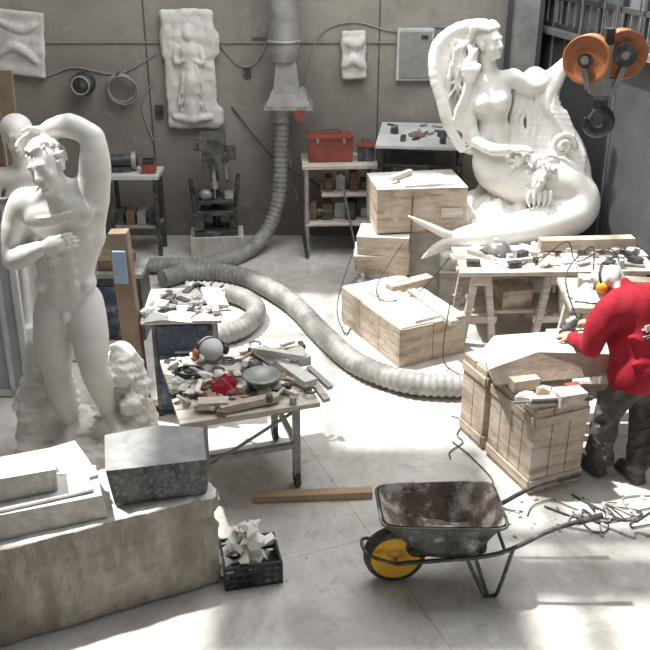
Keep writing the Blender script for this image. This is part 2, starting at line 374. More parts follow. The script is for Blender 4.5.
# ------------------------------------------------------------------ standing statue (foreground)
def slave():
    F=Fld((-.64,-.48,0),(.62,.52,2.70),.0085)
    F.box((0,.06,.12),(.44,.33,.12),rad=.05)
    F.ell((.22,.04,.27),(.19,.2,.1),k=.06)
    F.chain([(-.3,.15,.1),(-.31,.16,.45),(-.27,.15,.86)],[.22,.18,.13],.08)
    F.ell((-.35,.0,.3),(.13,.14,.26),k=.07)
    F.chain([(.24,.2,.1),(.27,.2,.55),(.28,.15,.8)],[.2,.14,.1],.06);F.ell((.3,.04,.72),(.08,.1,.13),k=.04);F.ell((.33,.0,.5),(.06,.09,.09),k=.04)
    F.rough((0,.1,.35),(.7,.55,.75),.03,13,3);F.rough((0,.1,.3),(.7,.55,.7),.022,34,5);F.rough((0,.1,.3),(.7,.55,.7),.010,75,6)
    # legs
    F.chain([(-.10,0,1.27),(-.135,-.035,1.02),(-.13,-.05,.74),(-.135,.0,.57),(-.115,.035,.32)],[.128,.122,.080,.086,.048],.04,4)
    F.ell((-.13,-.10,.74),(.05,.035,.06),k=.025);F.ell((-.135,.055,.6),(.066,.06,.14),k=.03);F.ell((-.165,-.06,1.0),(.075,.08,.18),k=.035);F.ell((-.09,-.1,.86),(.045,.045,.08),k=.03)
    F.chain([(.10,0,1.27),(.135,-.08,1.06),(.155,-.15,.86),(.16,-.06,.68),(.17,.03,.42)],[.126,.116,.080,.082,.047],.04,4)
    F.ell((.155,-.205,.87),(.048,.03,.055),k=.025);F.ell((.16,.01,.68),(.064,.06,.13),k=.03);F.ell((.12,-.16,.98),(.045,.045,.08),k=.03)
    for (a,c_) in(((-.115,.04,.29),(-.09,-.17,.255)),((.17,.03,.40),(.27,-.13,.33))):
        a=np.array(a);c_=np.array(c_);F.cap(a,c_,.056,.036,.03);d=nrm(c_-a);e=nrm(np.cross(d,(0,0,1)))
        for i in range(5):F.cap(c_+e*(i-2)*.024,c_+e*(i-2)*.027+d*(.055-.006*abs(i-1)),.017-.001*i,.014,.008)
    # trunk
    F.ell((.0,.0,1.35),(.185,.13,.145),k=.05);F.ell((-.095,.075,1.27),(.11,.1,.12),k=.04);F.ell((.095,.075,1.27),(.11,.1,.12),k=.04)
    F.ell((.005,-.005,1.54),(.178,.118,.2),k=.06)
    F.ell((.035,.01,1.80),(.222,.152,.25),R=frame((-1,0,-.12),(.08,0,1)),k=.06)
    F.chain([(-.19,.05,1.9),(-.17,.03,1.7),(-.13,.0,1.5)],[.07,.055,.04],.05);F.chain([(.26,.05,1.98),(.22,.03,1.75),(.14,.0,1.5)],[.07,.055,.04],.05)
    F.ell((-.065,-.095,1.905),(.125,.055,.085),k=.03);F.ell((.145,-.09,1.955),(.118,.055,.085),k=.03)
    for z in(1.46,1.55,1.63,1.70):
        for g in(-1,1):F.ell((.015+g*.05,-.104,z),(.046,.028,.038),k=.010)
    for g in(-1,1):
        F.ell((g*.155,-.02,1.44),(.05,.085,.055),k=.025)
        for i in range(4):F.ell((.03+g*(.16-.004*i),-.075+.022*i,1.78-.05*i),(.032,.036,.020),k=.015)
    F.cap((.025,-.178,1.88),(.01,-.143,1.42),.009,k=.022,mode='s')
    F.cap((-.18,-.095,1.41),(-.03,-.145,1.25),.010,k=.022,mode='s');F.cap((.18,-.095,1.41),(.03,-.145,1.25),.010,k=.022,mode='s')
    F.ell((.01,-.135,1.44),.010,k=.01,mode='s')
    F.ell((0,-.125,1.235),(.035,.03,.04),k=.015);F.cap((0,-.145,1.24),(0,-.16,1.195),.014,.011,k=.01)
    F.cap((-.18,.01,1.99),(.22,.02,2.07),.095,.097,.08)
    F.cap((.03,.02,2.02),(-.0,-.02,2.17),.092,.076,.05)
    F.cap((-.12,-.06,2.02),(-.02,-.06,2.12),.018,k=.04);F.cap((.05,-.09,2.05),(-.05,-.08,2.2),.02,k=.03)
    P,R=head(F,(-.015,-.055,2.255),(-.95,.28,-.30),(-.36,.02,1),1.36,eye=.0130,eyd=.069)
    rg=random.Random(4)
    for i in range(420):
        th=rg.uniform(0,6.283);ph=rg.uniform(-.45,1.5)
        x,y,z=math.cos(th)*math.cos(ph),math.sin(th)*math.cos(ph),math.sin(ph)
        if y>.25 and z<.62:continue
        p=P(x*.084,-.015+y*.102,.03+z*.092);rr=rg.uniform(.010,.019);F.ell(p,rr,k=.003)
    # arms
    F.chain([(-.21,.0,1.99),(-.29,.0,1.82),(-.335,-.03,1.60)],[.096,.082,.058],.04,3);F.ell((-.29,-.03,1.80),(.06,.07,.10),k=.03)
    F.chain([(-.335,-.03,1.60),(-.22,-.12,1.67),(-.07,-.19,1.755)],[.058,.064,.038],.03,3)
    hand(F,(-.06,-.195,1.76),(.95,.0,.22),(0,1,-.2),1.35,.25,-1)
    F.chain([(.235,.02,2.05),(.28,.0,2.24),(.28,.02,2.42)],[.102,.088,.064],.04,3);F.ell((.25,-.03,2.25),(.055,.06,.10),k=.03)
    F.chain([(.28,.02,2.425),(.13,.05,2.485),(-.03,.07,2.45)],[.062,.070,.044],.03,3)
    hand(F,(-.04,.065,2.445),(-.8,-.1,-.45),(0.1,-1,-.5),1.3,.4,1)
    rg=random.Random(12)
    # narrow band of cloth hugging the chest
    for i in range(5):
        dz=-.028+.014*i
        F.chain([(-.20,-.01,1.90+dz),(-.165,-.098,1.90+dz+rg.uniform(-.006,.006)),(-.07,-.146,1.905+dz+rg.uniform(-.006,.006)),(.03,-.150,1.925+dz),(.14,-.142,1.955+dz+rg.uniform(-.006,.006)),(.225,-.095,1.985+dz*.8),(.27,.0,2.0+dz*.8)],rg.uniform(.008,.011),.006,4)
    b=B();b.sdf(F,marble);return b.obj('marble_statue',(-1.75,5.65,0))
slave()

# ------------------------------------------------------------------ second statue behind
def statue2():
    F=Fld((-.5,-.45,0),(.5,.45,2.4),.013)
    F.box((0,0,.2),(.36,.34,.2),rad=.03)
    F.cap((0,0,.35),(0,0,1.1),.27,.19,.06);F.ell((0,0,1.35),(.2,.15,.3),k=.06);F.cap((-.18,0,1.66),(.18,0,1.66),.085,k=.05)
    F.cap((0,0,1.66),(0,-.02,1.85),.07,.06,k=.04)
    head(F,(0,-.04,2.0),(-1,0,0),(0,0,1),1.35);F.ell((0,.03,2.05),(.135,.14,.13),k=.02)
    F.chain([(-.24,0,1.64),(-.3,-.04,1.35),(-.12,-.2,1.3)],[.075,.06,.04],.03);F.chain([(.24,0,1.64),(.3,-.02,1.35),(.22,-.18,1.1)],[.075,.06,.04],.03)
    hand(F,(-.12,-.2,1.3),(1,0,.2),(0,1,0),1.2,.3,-1);hand(F,(.22,-.18,1.1),(-.3,-.3,-1),(-1,0,0),1.2,.3,1)
    for i in range(12):
        a=math.pi*(-1+i/6);F.chain([(.19*math.cos(a),.15*math.sin(a),1.3),(.25*math.cos(a+.1),.22*math.sin(a+.1),.8),(.3*math.cos(a+.1),.28*math.sin(a+.1),.4)],[.02,.035,.04],.02,2)
    b=B();b.sdf(F,marble);b.obj('marble_statue.001',(-2.58,7.5,0),.3)
statue2()

# ------------------------------------------------------------------ mermaid
def mermaid():
    F=Fld((-1.10,-.95,.36),(1.08,.58,2.88),.0100)
    rg=random.Random(7)
    F.box((.08,.0,.46),(.66,.45,.1),rad=.05);F.ell((.1,.0,.75),(.55,.46,.38),k=.1);F.ell((.5,.15,1.1),(.28,.28,.45),k=.1)
    F.chain([(.2,.2,.8),(.1,.22,1.5),(0,.2,2.0)],[.3,.2,.12],.08)
    F.rough((.2,.1,.8),(.9,.7,.8),.05,13,2);F.rough((.2,.1,.8),(.9,.7,.8),.02,36,4)
    F.ell((-.02,-.06,1.42),(.24,.19,.2),k=.06);F.ell((-.07,-.05,1.68),(.165,.13,.22),k=.06);F.ell((-.11,-.02,2.0),(.2,.15,.24),k=.06)
    F.cap((-.3,0,2.17),(.07,.0,2.22),.085,.085,.06);F.cap((-.12,0,2.2),(-.18,-.02,2.42),.082,.066,.05)
    F.ell((-.22,-.15,2.0),(.085,.08,.085),k=.035);F.ell((-.04,-.16,2.03),(.088,.084,.088),k=.035)
    F.ell((-.09,-.17,1.62),.014,k=.02,mode='s');F.cap((-.12,-.17,1.95),(-.09,-.18,1.66),.008,k=.04,mode='s')
    # billowing veil: curved sheet with flowing folds
    outer=[(-.22,.04,2.72),(-.48,.03,2.68),(-.68,.0,2.52),(-.70,-.05,2.26),(-.60,-.07,2.0),(-.53,-.08,1.80),(-.38,-.08,1.55)]
    inner=[(-.30,.08,2.6),(-.36,.08,2.5),(-.40,.08,2.35),(-.38,.08,2.15),(-.34,.06,1.95),(-.28,.05,1.75),(-.20,.02,1.5)]
    def veil(t,off=0,jit=0):
        out=[]
        for q,(o,n) in enumerate(zip(outer,inner)):
            ph=t*9+.9*math.sin(q*.9)
            out.append(tuple(np.array(o)*(1-t)+np.array(n)*t+np.array((.010*math.sin(ph*2)+jit*math.sin(q*1.7+t*20),.035*math.sin(ph)+.07*math.sin(t*3.1)-off,.0))))
        return out
    for i in range(30):F.chain(veil(i/29),.032,.045,3)
    F.chain(veil(0.03,.02),[.03,.036,.040,.038,.04,.036,.02],.04,4)
    for i in range(22):
        t=(i+.3)/22;r=rg.uniform(.009,.018);F.chain(veil(t,.034,rg.uniform(.008,.03)),[r,r*1.2,r*1.4,r*1.3,r*1.3,r*1.1,r*.5],.012,4)
    P,R=head(F,(-.17,-.04,2.56),(-.78,-.60,-.1),(-.14,.1,1),1.38)
    for i in range(34):
        th=rg.uniform(-1.2,1.2);a=P(.05*math.sin(th*1.3),.055,.09);bq=P(.09*math.sin(th*2),-.05,.12);c=P(.10*math.sin(th*3+1),-.13,.02)
        d=np.array((-.40+rg.uniform(-.14,.1),.02+rg.uniform(-.1,.08),2.42+rg.uniform(-.1,.12)));e=np.array((-.43+rg.uniform(-.12,.1),-.02+rg.uniform(-.1,.08),2.1+rg.uniform(-.1,.1)))
        F.chain([a,bq,c,d,e],[.014,.024,.026,.024,.010],.010,3)
    for i in range(8):
        F.chain([(-.30,-.08,2.5-.03*i),(-.42+.02*i,-.13,2.32),(-.34-.02*i,-.14,2.12-.04*i),(-.47+.03*i,-.13,1.92-.04*i),(-.38,-.13,1.74-.03*i)],[.018,.024,.018,.018,.005],.012,4)
    # arms
    F.chain([(-.32,-.02,2.17),(-.34,-.08,1.9),(-.27,-.16,1.64)],[.085,.07,.054],.03,3);F.chain([(-.27,-.16,1.64),(-.1,-.28,1.58),(.06,-.34,1.60)],[.054,.054,.034],.03,3)
    hand(F,(.06,-.34,1.6),(.9,-.1,.1),(0,.2,-1),1.35,.4,1)
    F.chain([(.10,.0,2.22),(.27,.02,2.13),(.42,.04,2.17)],[.085,.068,.054],.03,3);F.chain([(.42,.04,2.17),(.52,.02,2.27),(.60,.0,2.36)],[.054,.05,.034],.03,3)
    hand(F,(.60,.0,2.36),(.75,-.2,.4),(0,-.4,-1),1.35,.4,-1)
    F.ell((.33,.14,1.95),(.20,.09,.36),k=.06);F.ell((.50,.06,1.62),(.24,.14,.30),k=.08);F.ell((.56,.0,1.35),(.28,.2,.24),k=.08);F.cap((.35,.12,2.1),(.58,.06,2.36),.06,.035,.06)
    for i in range(18):
        t=i/17;x0=.14+.42*t;w=rg.uniform(-.035,.035);r=rg.uniform(.014,.030)
        F.chain([(x0,.03,2.12+.22*t),(x0+.01+w,.02,1.98),(x0-.02+.06*t-w,.0+.03*math.sin(i*2.4),1.78),(x0+.10*t+w,-.09,1.58),(x0+.16*t,-.16,1.35)],[r*.7,r,r*1.3,r*1.2,r],.012,4)
    F.chain([(.60,.02,2.38),(.52,.0,2.18),(.46,.0,1.98),(.60,-.04,1.78),(.74,-.08,1.55),(.82,-.1,1.28)],[.035,.05,.055,.07,.09,.12],.04,4)
    for i in range(5):F.chain([(.52+.02*i,-.04,2.1-.05*i),(.50+.03*i,-.09,1.9),(.62+.03*i,-.14,1.72-.02*i),(.74+.02*i,-.19,1.5),(.78+.01*i,-.24,1.3)],[.01,.018,.022,.022,.012],.010,4)
    for c0,r0 in(((.60,-.19,1.60),.12),((.46,-.25,1.44),.09),((.14,-.32,1.36),.08)):
        pts=[(c0[0]+r0*(1-q/16)*math.cos(q*.8),c0[1]-.003*q,c0[2]+r0*(1-q/16)*math.sin(q*.8)) for q in range(15)]
        F.chain(pts,list(np.linspace(.030,.016,15)),.010,2)
    head(F,(.34,-.42,1.31),(-.95,.1,.25),(.2,0,1),1.0)
    for i in range(70):
        a=rg.uniform(0,6.28);q=rg.uniform(.10,.17);F.ell((.34+q*math.cos(a),-.35+rg.uniform(-.05,.03),1.33+q*math.sin(a)*1.1),rg.uniform(.014,.030),k=.008)
    for i in range(22):
        a=rg.uniform(0,6.28);r=rg.uniform(0,.11);F.ell((.14+r*math.cos(a),-.34+rg.uniform(-.04,.04),1.50+r*math.sin(a)),rg.uniform(.018,.035),k=.008)
    for i in range(5):F.chain([(.25+.05*i,-.48,1.21),(.24+.055*i,-.49,1.14),(.27+.04*i,-.47,1.05)],[.02,.022,.008],.01,3)
    # tail
    tail=[(-.02,-.08,1.34),(.28,-.14,1.24),(.56,-.14,1.22),(.80,-.17,1.07),(.76,-.28,.93),(.44,-.42,.86),(.08,-.54,.82),(-.24,-.64,.81),(-.48,-.72,.82)]
    rr=[.22,.23,.23,.20,.19,.18,.155,.12,.06]
    F.chain(tail,rr,.05,5)
    T=catmull(tail,9)
    for i in range(8,len(T)-6,1):
        r=np.interp(i/9,range(9),rr);t=nrm(T[i+1]-T[i-1]);u=nrm(np.cross(t,(0,1,.3)));w=np.cross(t,u)
        for j in range(13):
            a=math.pi*2*(j+.5*(i%2))/13;F.ell(T[i]+(r-.010)*(math.cos(a)*u+math.sin(a)*w),.020,k=.003)
    for sp in([(-.42,-.70,.82),(-.58,-.73,.87),(-.74,-.74,.95),(-.95,-.74,1.05)],[(-.42,-.70,.82),(-.56,-.74,.80),(-.68,-.75,.74),(-.80,-.75,.62)]):
        for i in range(9):
            F.chain([(p[0]+.028*i*(j/2),p[1]+.005*i,p[2]+(-.020*i if sp[3][2]>.8 else .010*i)*(j/2.2)) for j,p in enumerate(sp)],[.045,.036,.028,.010],.012,3)
    for i in range(10):
        F.chain([(-.42+.11*i,-.34,.62),(-.38+.11*i,-.48,.66),(-.32+.11*i,-.42,.5)],[.05,.05,.04],.02,2)
    b=B();b.sdf(F,marble);b.obj('mermaid_sculpture',(1.75,9.0,0))
    b=B();b.box((0,0,.18),(1.40,1.0,.36),marbleblock);b.box((0,0,.345),(1.42,1.05,.05),woodP);b.obj('sculpture_pedestal',(1.87,9.02,0),0,.01)
mermaid()

# ------------------------------------------------------------------ wall reliefs
def plaque(name,loc,w,h,seed,fig=True,rot=0):
    F=Fld((-w/2-.08,-.16,-h/2-.08),(w/2+.08,.05,h/2+.08),.011)
    F.box((0,0,0),(w/2*.86,.035,h/2),rad=.03)
    if fig:
        F.box((-.02,0,h*.38),(w*.42,.035,h*.12),rad=.05,k=.05);F.box((.02,0,h*.22),(w*.5,.03,h*.1),rad=.05,k=.08);F.box((.05,0,-h*.4),(w*.46,.035,h*.08),rad=.05,k=.08)
        z=h*.30
        F.ell((0,-.05,z),(.055,.045,.07),k=.01);F.ell((0,-.03,z+.04),(.085,.045,.085),k=.01)
        F.ell((0,-.035,z-.17),(.12,.045,.1),k=.03);F.chain([(0,-.02,z-.2),(0,-.02,-.1*h),(0,-.01,-.36*h)],[.08,.09,.10],.08)
        for g in(-1,1):F.chain([(g*.12,-.045,z-.14),(g*.15,-.055,z-.3),(g*.03,-.085,z-.26)],[.032,.028,.02],.015,3)
        for i in range(9):
            x=-.12+.03*i;F.chain([(x*.6,-.07,z-.3),(x*.9+.02,-.09,-.1*h),(x*1.4,-.08,-.34*h)],[.008,.013,.013],.010,3)
        for g in(-1,1):
            for i in range(5):F.ell((g*(w*.34),-.02,h*.34-.13*i),(.04,.022,.05),k=.03)
        F.chain([(-.2,-.05,-.40*h),(0,-.07,-.42*h),(.2,-.05,-.40*h)],[.04,.05,.04],.03)
    else:
        F.ell((-.02*w,-.02,.1*h),(w*.16,.03,h*.2),k=.04);F.chain([(-w*.3,-.03,-h*.2),(0,-.045,-h*.05),(w*.3,-.03,-h*.25)],[.03,.04,.03],.04,4);F.chain([(-w*.25,-.03,h*.3),(w*.1,-.04,h*.2),(w*.3,-.03,h*.32)],[.02,.03,.02],.04,4)
    F.rough((0,0,0),(w,.3,h),.008,20,seed)
    b=B();b.sdf(F,marble2);return b.obj(name,loc,rot=(0,rot,0))
plaque('wall_relief',(-1.55,10.63,2.03),.68,1.32,1)
plaque('wall_relief.001',(-3.50,10.63,2.33),.72,.72,5,False,.1)
plaque('wall_relief.002',(.33,10.64,2.2),.33,.54,9,False,-.03)
b=B();b.box((0,0,0),(.42,.06,.58),whitepaint);b.box((0,-.035,0),(.36,.02,.52),galv);b.box((.1,-.05,.2),(.08,.02,.04),metal);b.obj('electrical_panel',(1.03,10.66,2.2),0,.008)
b=B()
for i in range(6):b.torus((0.01*i,-.02*i,0.01*math.sin(i*2)),.15+.012*(i%3),.009,cablew,(0,1,0.05*i))
b.cyl((0,.03,.17),(0,-.14,.17),.015,metal);b.obj('cable_coil',(-2.38,10.65,1.82))
b=B();b.lathe([(0,-.1),(.1,-.1),(.13,-.06),(.13,.0),(.05,.0),(.05,.06),(.13,.06),(.13,.1),(0,.1)],(0,0,0),metal,(0,1,0));b.torus((0,-.02,0),.09,.03,black,(0,1,0));b.torus((0,-.11,0),.10,.012,cablew,(0,1,0));b.obj('hose_reel',(-2.8,10.59,1.88))
b=B()
b.tube([(-4,0,2.02),(-3.3,0,1.95),(-2.9,0,2.05),(-2.4,0,1.98),(-1.95,0,2.2)],.008,cablew,6,6)
b.tube([(-2.0,0,1.9),(-2.15,0,1.6),(-2.05,0,1.2)],.008,cablew,6,6)
b.tube([(-1.2,0,2.3),(-1.0,0,2.08),(-.8,0,2.1),(-.6,0,2.45)],.008,cablew,6,6)
b.tube([(-.3,0,1.5),(-.1,0,2.35),(.3,0,2.55),(.8,0,2.45),(1.3,0,2.5),(2,0,2.35)],.008,cablew,6,6)
b.tube([(-1.1,0,1.6),(-.6,-.1,1.0),(-.1,-.3,.75),(.1,-.3,.5)],.009,black,6,6)
b.box((-1.95,0,1.55),(.09,.05,.14),metal);b.box((-.75,0,2.45),(.16,.05,.12),steel);b.box((-.9,0,2.0),(.08,.05,.1),metal);b.box((1.35,0,1.95),(.12,.05,.2),metal)
b.obj('wall_cables',(0,10.685,0))

# ------------------------------------------------------------------ duct and hoses
b=B()
b.cyl((0,0,2.36),(0,0,6.4),.165,galv,n=28)
for z in(2.4,2.95,4.0,5.2):b.torus((0,0,z),.17,.016,galv,k=6)
b.lathe([(.17,2.36),(.17,2.2),(.145,2.18)],(0,0,0),galv)
b.box((0.02,0,2.02),(.30,.30,.34),galv,taper=.72)
b.box((.04,0,1.80),(.50,.38,.16),galv,taper=.72)
b.box((.04,0,1.70),(.54,.42,.045),steel)
b.cyl((-.04,0,1.52),(-.04,0,1.70),.115,galv,.14,24);b.torus((-.04,0,1.56),.115,.012,steel)
b.box((.17,-.2,1.62),(.10,.05,.12),redtool)
b.obj('extraction_duct',(-.45,10.3,0))
def hose(name,pts,r=.105,step=.02):
    P=catmull(pts,40);P=np.array(P);d=np.r_[0,np.cumsum(np.linalg.norm(np.diff(P,axis=0),axis=1))]
    n=int(d[-1]/step);s=np.linspace(0,d[-1],n);Q=np.stack([np.interp(s,d,P[:,i]) for i in range(3)],1)
    b=B();b.tube(list(Q),[r+(.008 if i%3==0 else -.007 if i%3==2 else 0) for i in range(n)],hosem,16)
    return b.obj(name)
hose('extraction_hose',[(-.49,10.3,1.56),(-.51,10.3,1.1),(-.55,10.28,.6),(-.68,10.18,.25),(-.92,9.85,.095),(-1.3,9.45,.095),(-1.8,9.42,.095),(-2.4,9.45,.095)],.085)
hose('extraction_hose.001',[(-1.75,8.98,.105),(-1.5,9.18,.105),(-1.15,9.18,.105),(-.75,8.93,.105),(-.33,8.33,.105),(-.02,7.6,.105),(.28,7.02,.105),(.65,6.7,.105),(.95,6.62,.105),(1.30,6.62,.105)],.096)
hose('extraction_hose.002',[(-1.45,8.7,.10),(-1.1,8.66,.10),(-.8,8.45,.10),(-.68,8.12,.10),(-.80,7.75,.10),(-1.05,7.58,.10),(-1.4,7.55,.10)],.09)

# ------------------------------------------------------------------ drill press on stand
b=B()
b.box((0,0,.12),(.62,.42,.24),marbleblock);b.box((0,0,.27),(.5,.36,.06),metal)
b.cyl((0,.08,.3),(0,.08,1.3),.045,metal)
b.box((0,-.02,.66),(.36,.34,.04),metal);b.cyl((0,.08,.6),(0,.08,.7),.07,metal)
b.box((0,-.02,1.16),(.24,.40,.22),metal);b.box((0,0,1.33),(.30,.42,.12),metal)
b.cyl((0,-.16,.9),(0,-.16,1.06),.03,steel);b.cyl((0,-.16,.82),(0,-.16,.9),.045,steel);b.cyl((0,-.16,.70),(0,-.16,.82),.01,steel)
for i in range(3):
    a=i*2.1;b.cyl((.13,-.1,1.08),(.15,-.1+.14*math.cos(a),1.08+.2*math.sin(a)),.01,steel);b.ball((.15,-.1+.14*math.cos(a),1.08+.2*math.sin(a)),.02,metal,n=6)
b.cyl((0,.18,1.0),(0,.18,1.32),.08,metal);b.box((-.2,-.05,.42),(.12,.3,.2),metal);b.box((.16,-.1,.72),(.1,.12,.08),steel);b.box((-.17,-.08,1.30),(.09,.14,.10),metal);b.box((.2,-.08,1.2),(.12,.14,.14),metal)
b.box((.0,-.05,.52),(.44,.28,.05),metal);b.box((.2,0,.42),(.1,.2,.26),metal);b.box((-.22,.02,.62),(.1,.2,.18),metal);b.ball((-.1,-.14,.74),(.08,.06,.06),steel,n=8)
b.cyl((.2,.05,.3),(.28,-.05,.95),.025,metal);b.cyl((-.24,.05,.3),(-.27,-.05,.9),.025,metal)
b.obj('drill_press',(-1.28,10.15,0),.1,.006)

b=B()
b.box((0,0,.95),(.62,.42,.05),whitepaint)
for x in(-.26,.26):
    for y in(-.16,.16):b.box((x,y,.46),(.05,.05,.93),metal)
b.box((0,0,.35),(.56,.36,.03),steel)
for i in range(4):b.box((-.2+.13*i,0,.44),(.1,.25,.15),[metal,woodD,steel,metal][i])
b.obj('work_bench',(-2.2,10.15,0),0,.005)
b=B();b.cyl((-.12,0,.12),(.12,0,.12),.075,metal)
for g in(-1,1):b.cyl((g*.12,0,.12),(g*.17,0,.12),.10,galv,n=20);b.cyl((g*.17,0,.12),(g*.19,0,.12),.07,metal)
b.box((0,0,.03),(.2,.16,.06),metal);b.obj('bench_grinder',(-2.34,10.15,.976),.15,.004)
b=B();b.box((0,0,.05),(.16,.2,.1),redtool);b.box((0,0,.12),(.12,.14,.05),metal);b.cyl((-.06,0,.16),(.06,0,.16),.015,metal);b.obj('tool_box',(-2.02,10.12,.976),.1,.006)

# metal bench with red box and machinery
b=B()
for x in(-.38,.38):
    for y in(-.25,.25):b.box((x,y,.54),(.045,.045,1.08),steel)
b.box((0,0,1.08),(.86,.60,.04),woodP);b.box((0,0,.40),(.80,.56,.03),woodP);b.box((.1,0,.74),(.62,.50,.03),woodP)
b.cyl((-.38,-.3,0),(-.58,-.2,1.25),.02,metal);b.cyl((.2,-.3,.05),(.0,-.28,1.0),.012,steel)
b.obj('tool_bench',(.16,10.2,0),.05,.005)
b=B();b.box((0,0,.13),(.50,.26,.26),redtool);b.box((0,0,.275),(.52,.28,.035),redtool);b.tube([(-.12,0,.3),(-.1,0,.34),(.1,0,.34),(.12,0,.3)],.01,metal,6);b.box((-.15,-.135,.24),(.03,.015,.05),steel);b.box((.15,-.135,.24),(.03,.015,.05),steel);b.obj('tool_box.001',(.06,10.18,1.105),.05,.012)
b=B();b.box((0,0,.08),(.18,.22,.16),metal);b.box((0,0,.17),(.2,.24,.02),redtool);b.tube([(-.05,0,.18),(-.04,0,.22),(.04,0,.22),(.05,0,.18)],.008,metal,6);b.obj('tool_box.002',(.47,10.2,1.105),-.1,.008)
b=B()
rg=random.Random(3)
for z in(.76,.42):
    for i in range(4 if z>.7 else 5):
        w=rg.uniform(.10,.18);h=rg.uniform(.08,.22);b.box((-.12+i*.145 if z>.7 else -.29+i*.145,rg.uniform(-.08,.05),z+h/2),(w*.75,.2,h),rg.choice([metal,steel,metal,whitepaint,woodD]),(0,0,rg.uniform(-.2,.2)))
b.cyl((-.30,-.1,.50),(-.10,-.1,.50),.06,metal)
b.obj('bench_supplies',(.16,10.2,0),.05,.004)

b=B()
b.box((0,0,1.42),(.96,1.15,.035),whitepaint)
for x in(-.43,.43):
    for y in(-.5,.5):b.box((x,y,.7),(.05,.05,1.4),metal)
for y in(-.5,.5):b.box((0,y,1.2),(.9,.03,.03),metal)
b.box((0,0,.6),(.9,1.0,.03),metal);b.box((-.1,.1,.9),(.5,.5,.5),metal);b.box((-.1,-.17,.95),(.4,.03,.3),steel)
b.obj('white_table',(1.08,10.0,0),-.12,.004)
b=B()
for i in range(18):
    x=-.38+rg.random()*.7;y=-.45+rg.random()*.8;a=rg.random()*3
    if i%3==0:b.box((x,y,.03),(.08,.05,.06),metal,(0,0,a))
    else:b.cyl((x,y,.014),(x+.12*math.cos(a),y+.1*math.sin(a),.014),.012,rg.choice([steel,metal,wood]),n=8)
b.lathe([(0,0),(.09,0),(.1,.02),(.03,.05),(0,.05)],(-.05,-.1,.0),cardboard)
b.obj('hand_tools',(1.08,10.0,1.438),-.12)

# ------------------------------------------------------------------ stone/wood blocks (middle)
def vplanked(b,c,size,rz,mat,seed=0,top=None,pw=.14,bands=True):
    w,d,h=size;rg=random.Random(seed);Mx=Matrix.Translation(c)@Matrix.Rotation(rz,4,'Z')
    def bx(cc,ss,m=mat):
        p=Mx@Vector(cc);b.box(p,ss,m,(0,0,rz))
    bx((0,0,h/2),(w-.05,d-.05,h-.04),woodD)
    for (L,fx) in((w,0),(d,1)):
        m=max(2,round(L/pw));q=L/m
        for i in range(m):
            o=-L/2+q*(i+.5);dh=rg.uniform(-.012,.0)
            for g in(-1,1):
                if fx==0:bx((o,g*(d/2-.012),(h+dh)/2),(q-.006,.024,h+dh))
                else:bx((g*(w/2-.012),o,(h+dh)/2),(.024,q-.006,h+dh-.002))
    if bands:
        for z in(.08,h-.10):
            for g in(-1,1):bx((0,g*(d/2+.006),z),(w,.014,.07));bx((g*(w/2+.006),0,z),(.014,d,.07))
    bx((0,0,h-.005),(w-.03,d-.03,.02),top or mat)
def centre(corner,u,w,d):
    a=math.atan2(u[1],u[0]);return (corner[0]+math.cos(a)*w/2-math.sin(a)*d/2,corner[1]+math.sin(a)*w/2+math.cos(a)*d/2),a
c,a=centre((.66,7.13),(.60,.30),.70,1.12)
b=B();vplanked(b,(c[0],c[1],0),(.70,1.12,.38),a,woodL,seed=1,top=dusty,pw=.35,bands=False)
b.box((c[0]-.05,c[1]-.05,.40),(.26,1.0,.03),dusty,(0,0,a+.05));b.box((c[0]+.1,c[1]+.3,.42),(.5,.12,.08),woodL,(0,0,a+.1));b.box((c[0]+.26,c[1]-.20,.40),(.08,.8,.05),woodP,(0,0,a-.05));b.obj('wooden_crate',bevel=.004)
b=B();b.box((0,0,.19),(.5,.42,.38),marbleblock,jit=.012,seed=3,topmat=bigtop);b.box((-.02,0,.48),(.56,.42,.19),woodL,(0,0,.06),jit=.006,topmat=dusty);b.box((-.0,0.01,.675),(.52,.42,.19),woodL,(0,0,-.02),jit=.006,topmat=dusty);b.obj('stone_block_stack',(.60,8.62,0),-.12,.01)
b=B();b.box((0,0,.38),(.40,.4,.76),marbleblock,jit=.01,seed=4);b.obj('stone_block',(1.08,8.85,0),-.05,.012)
b=B();b.box((0,0,.23),(.90,.62,.46),woodL,jit=.010,seed=5,topmat=dusty);b.box((-.1,-.325,.20),(.012,.02,.40),woodD);b.box((.3,-.322,.2),(.22,.012,.1),woodP);b.box((.05,-.06,.47),(.5,.42,.03),bigtop,(0,0,.1));b.obj('sandstone_block',(.92,8.85,.785),.12,.012)
b=B();b.box((0,0,.03),(.35,.05,.05),woodP,(0,0,.9));b.obj('wood_offcut',(.76,8.80,1.27),0,.004)
b=B();b.lathe([(0,0),(.12,0),(.12,.34),(.09,.4),(.03,.42),(.03,.46),(0,.46)],(0,0,0),metal);b.torus((0,0,.12),.121,.008,steel);b.torus((0,0,.26),.121,.008,steel);b.obj('gas_canister',(.38,8.26,0))

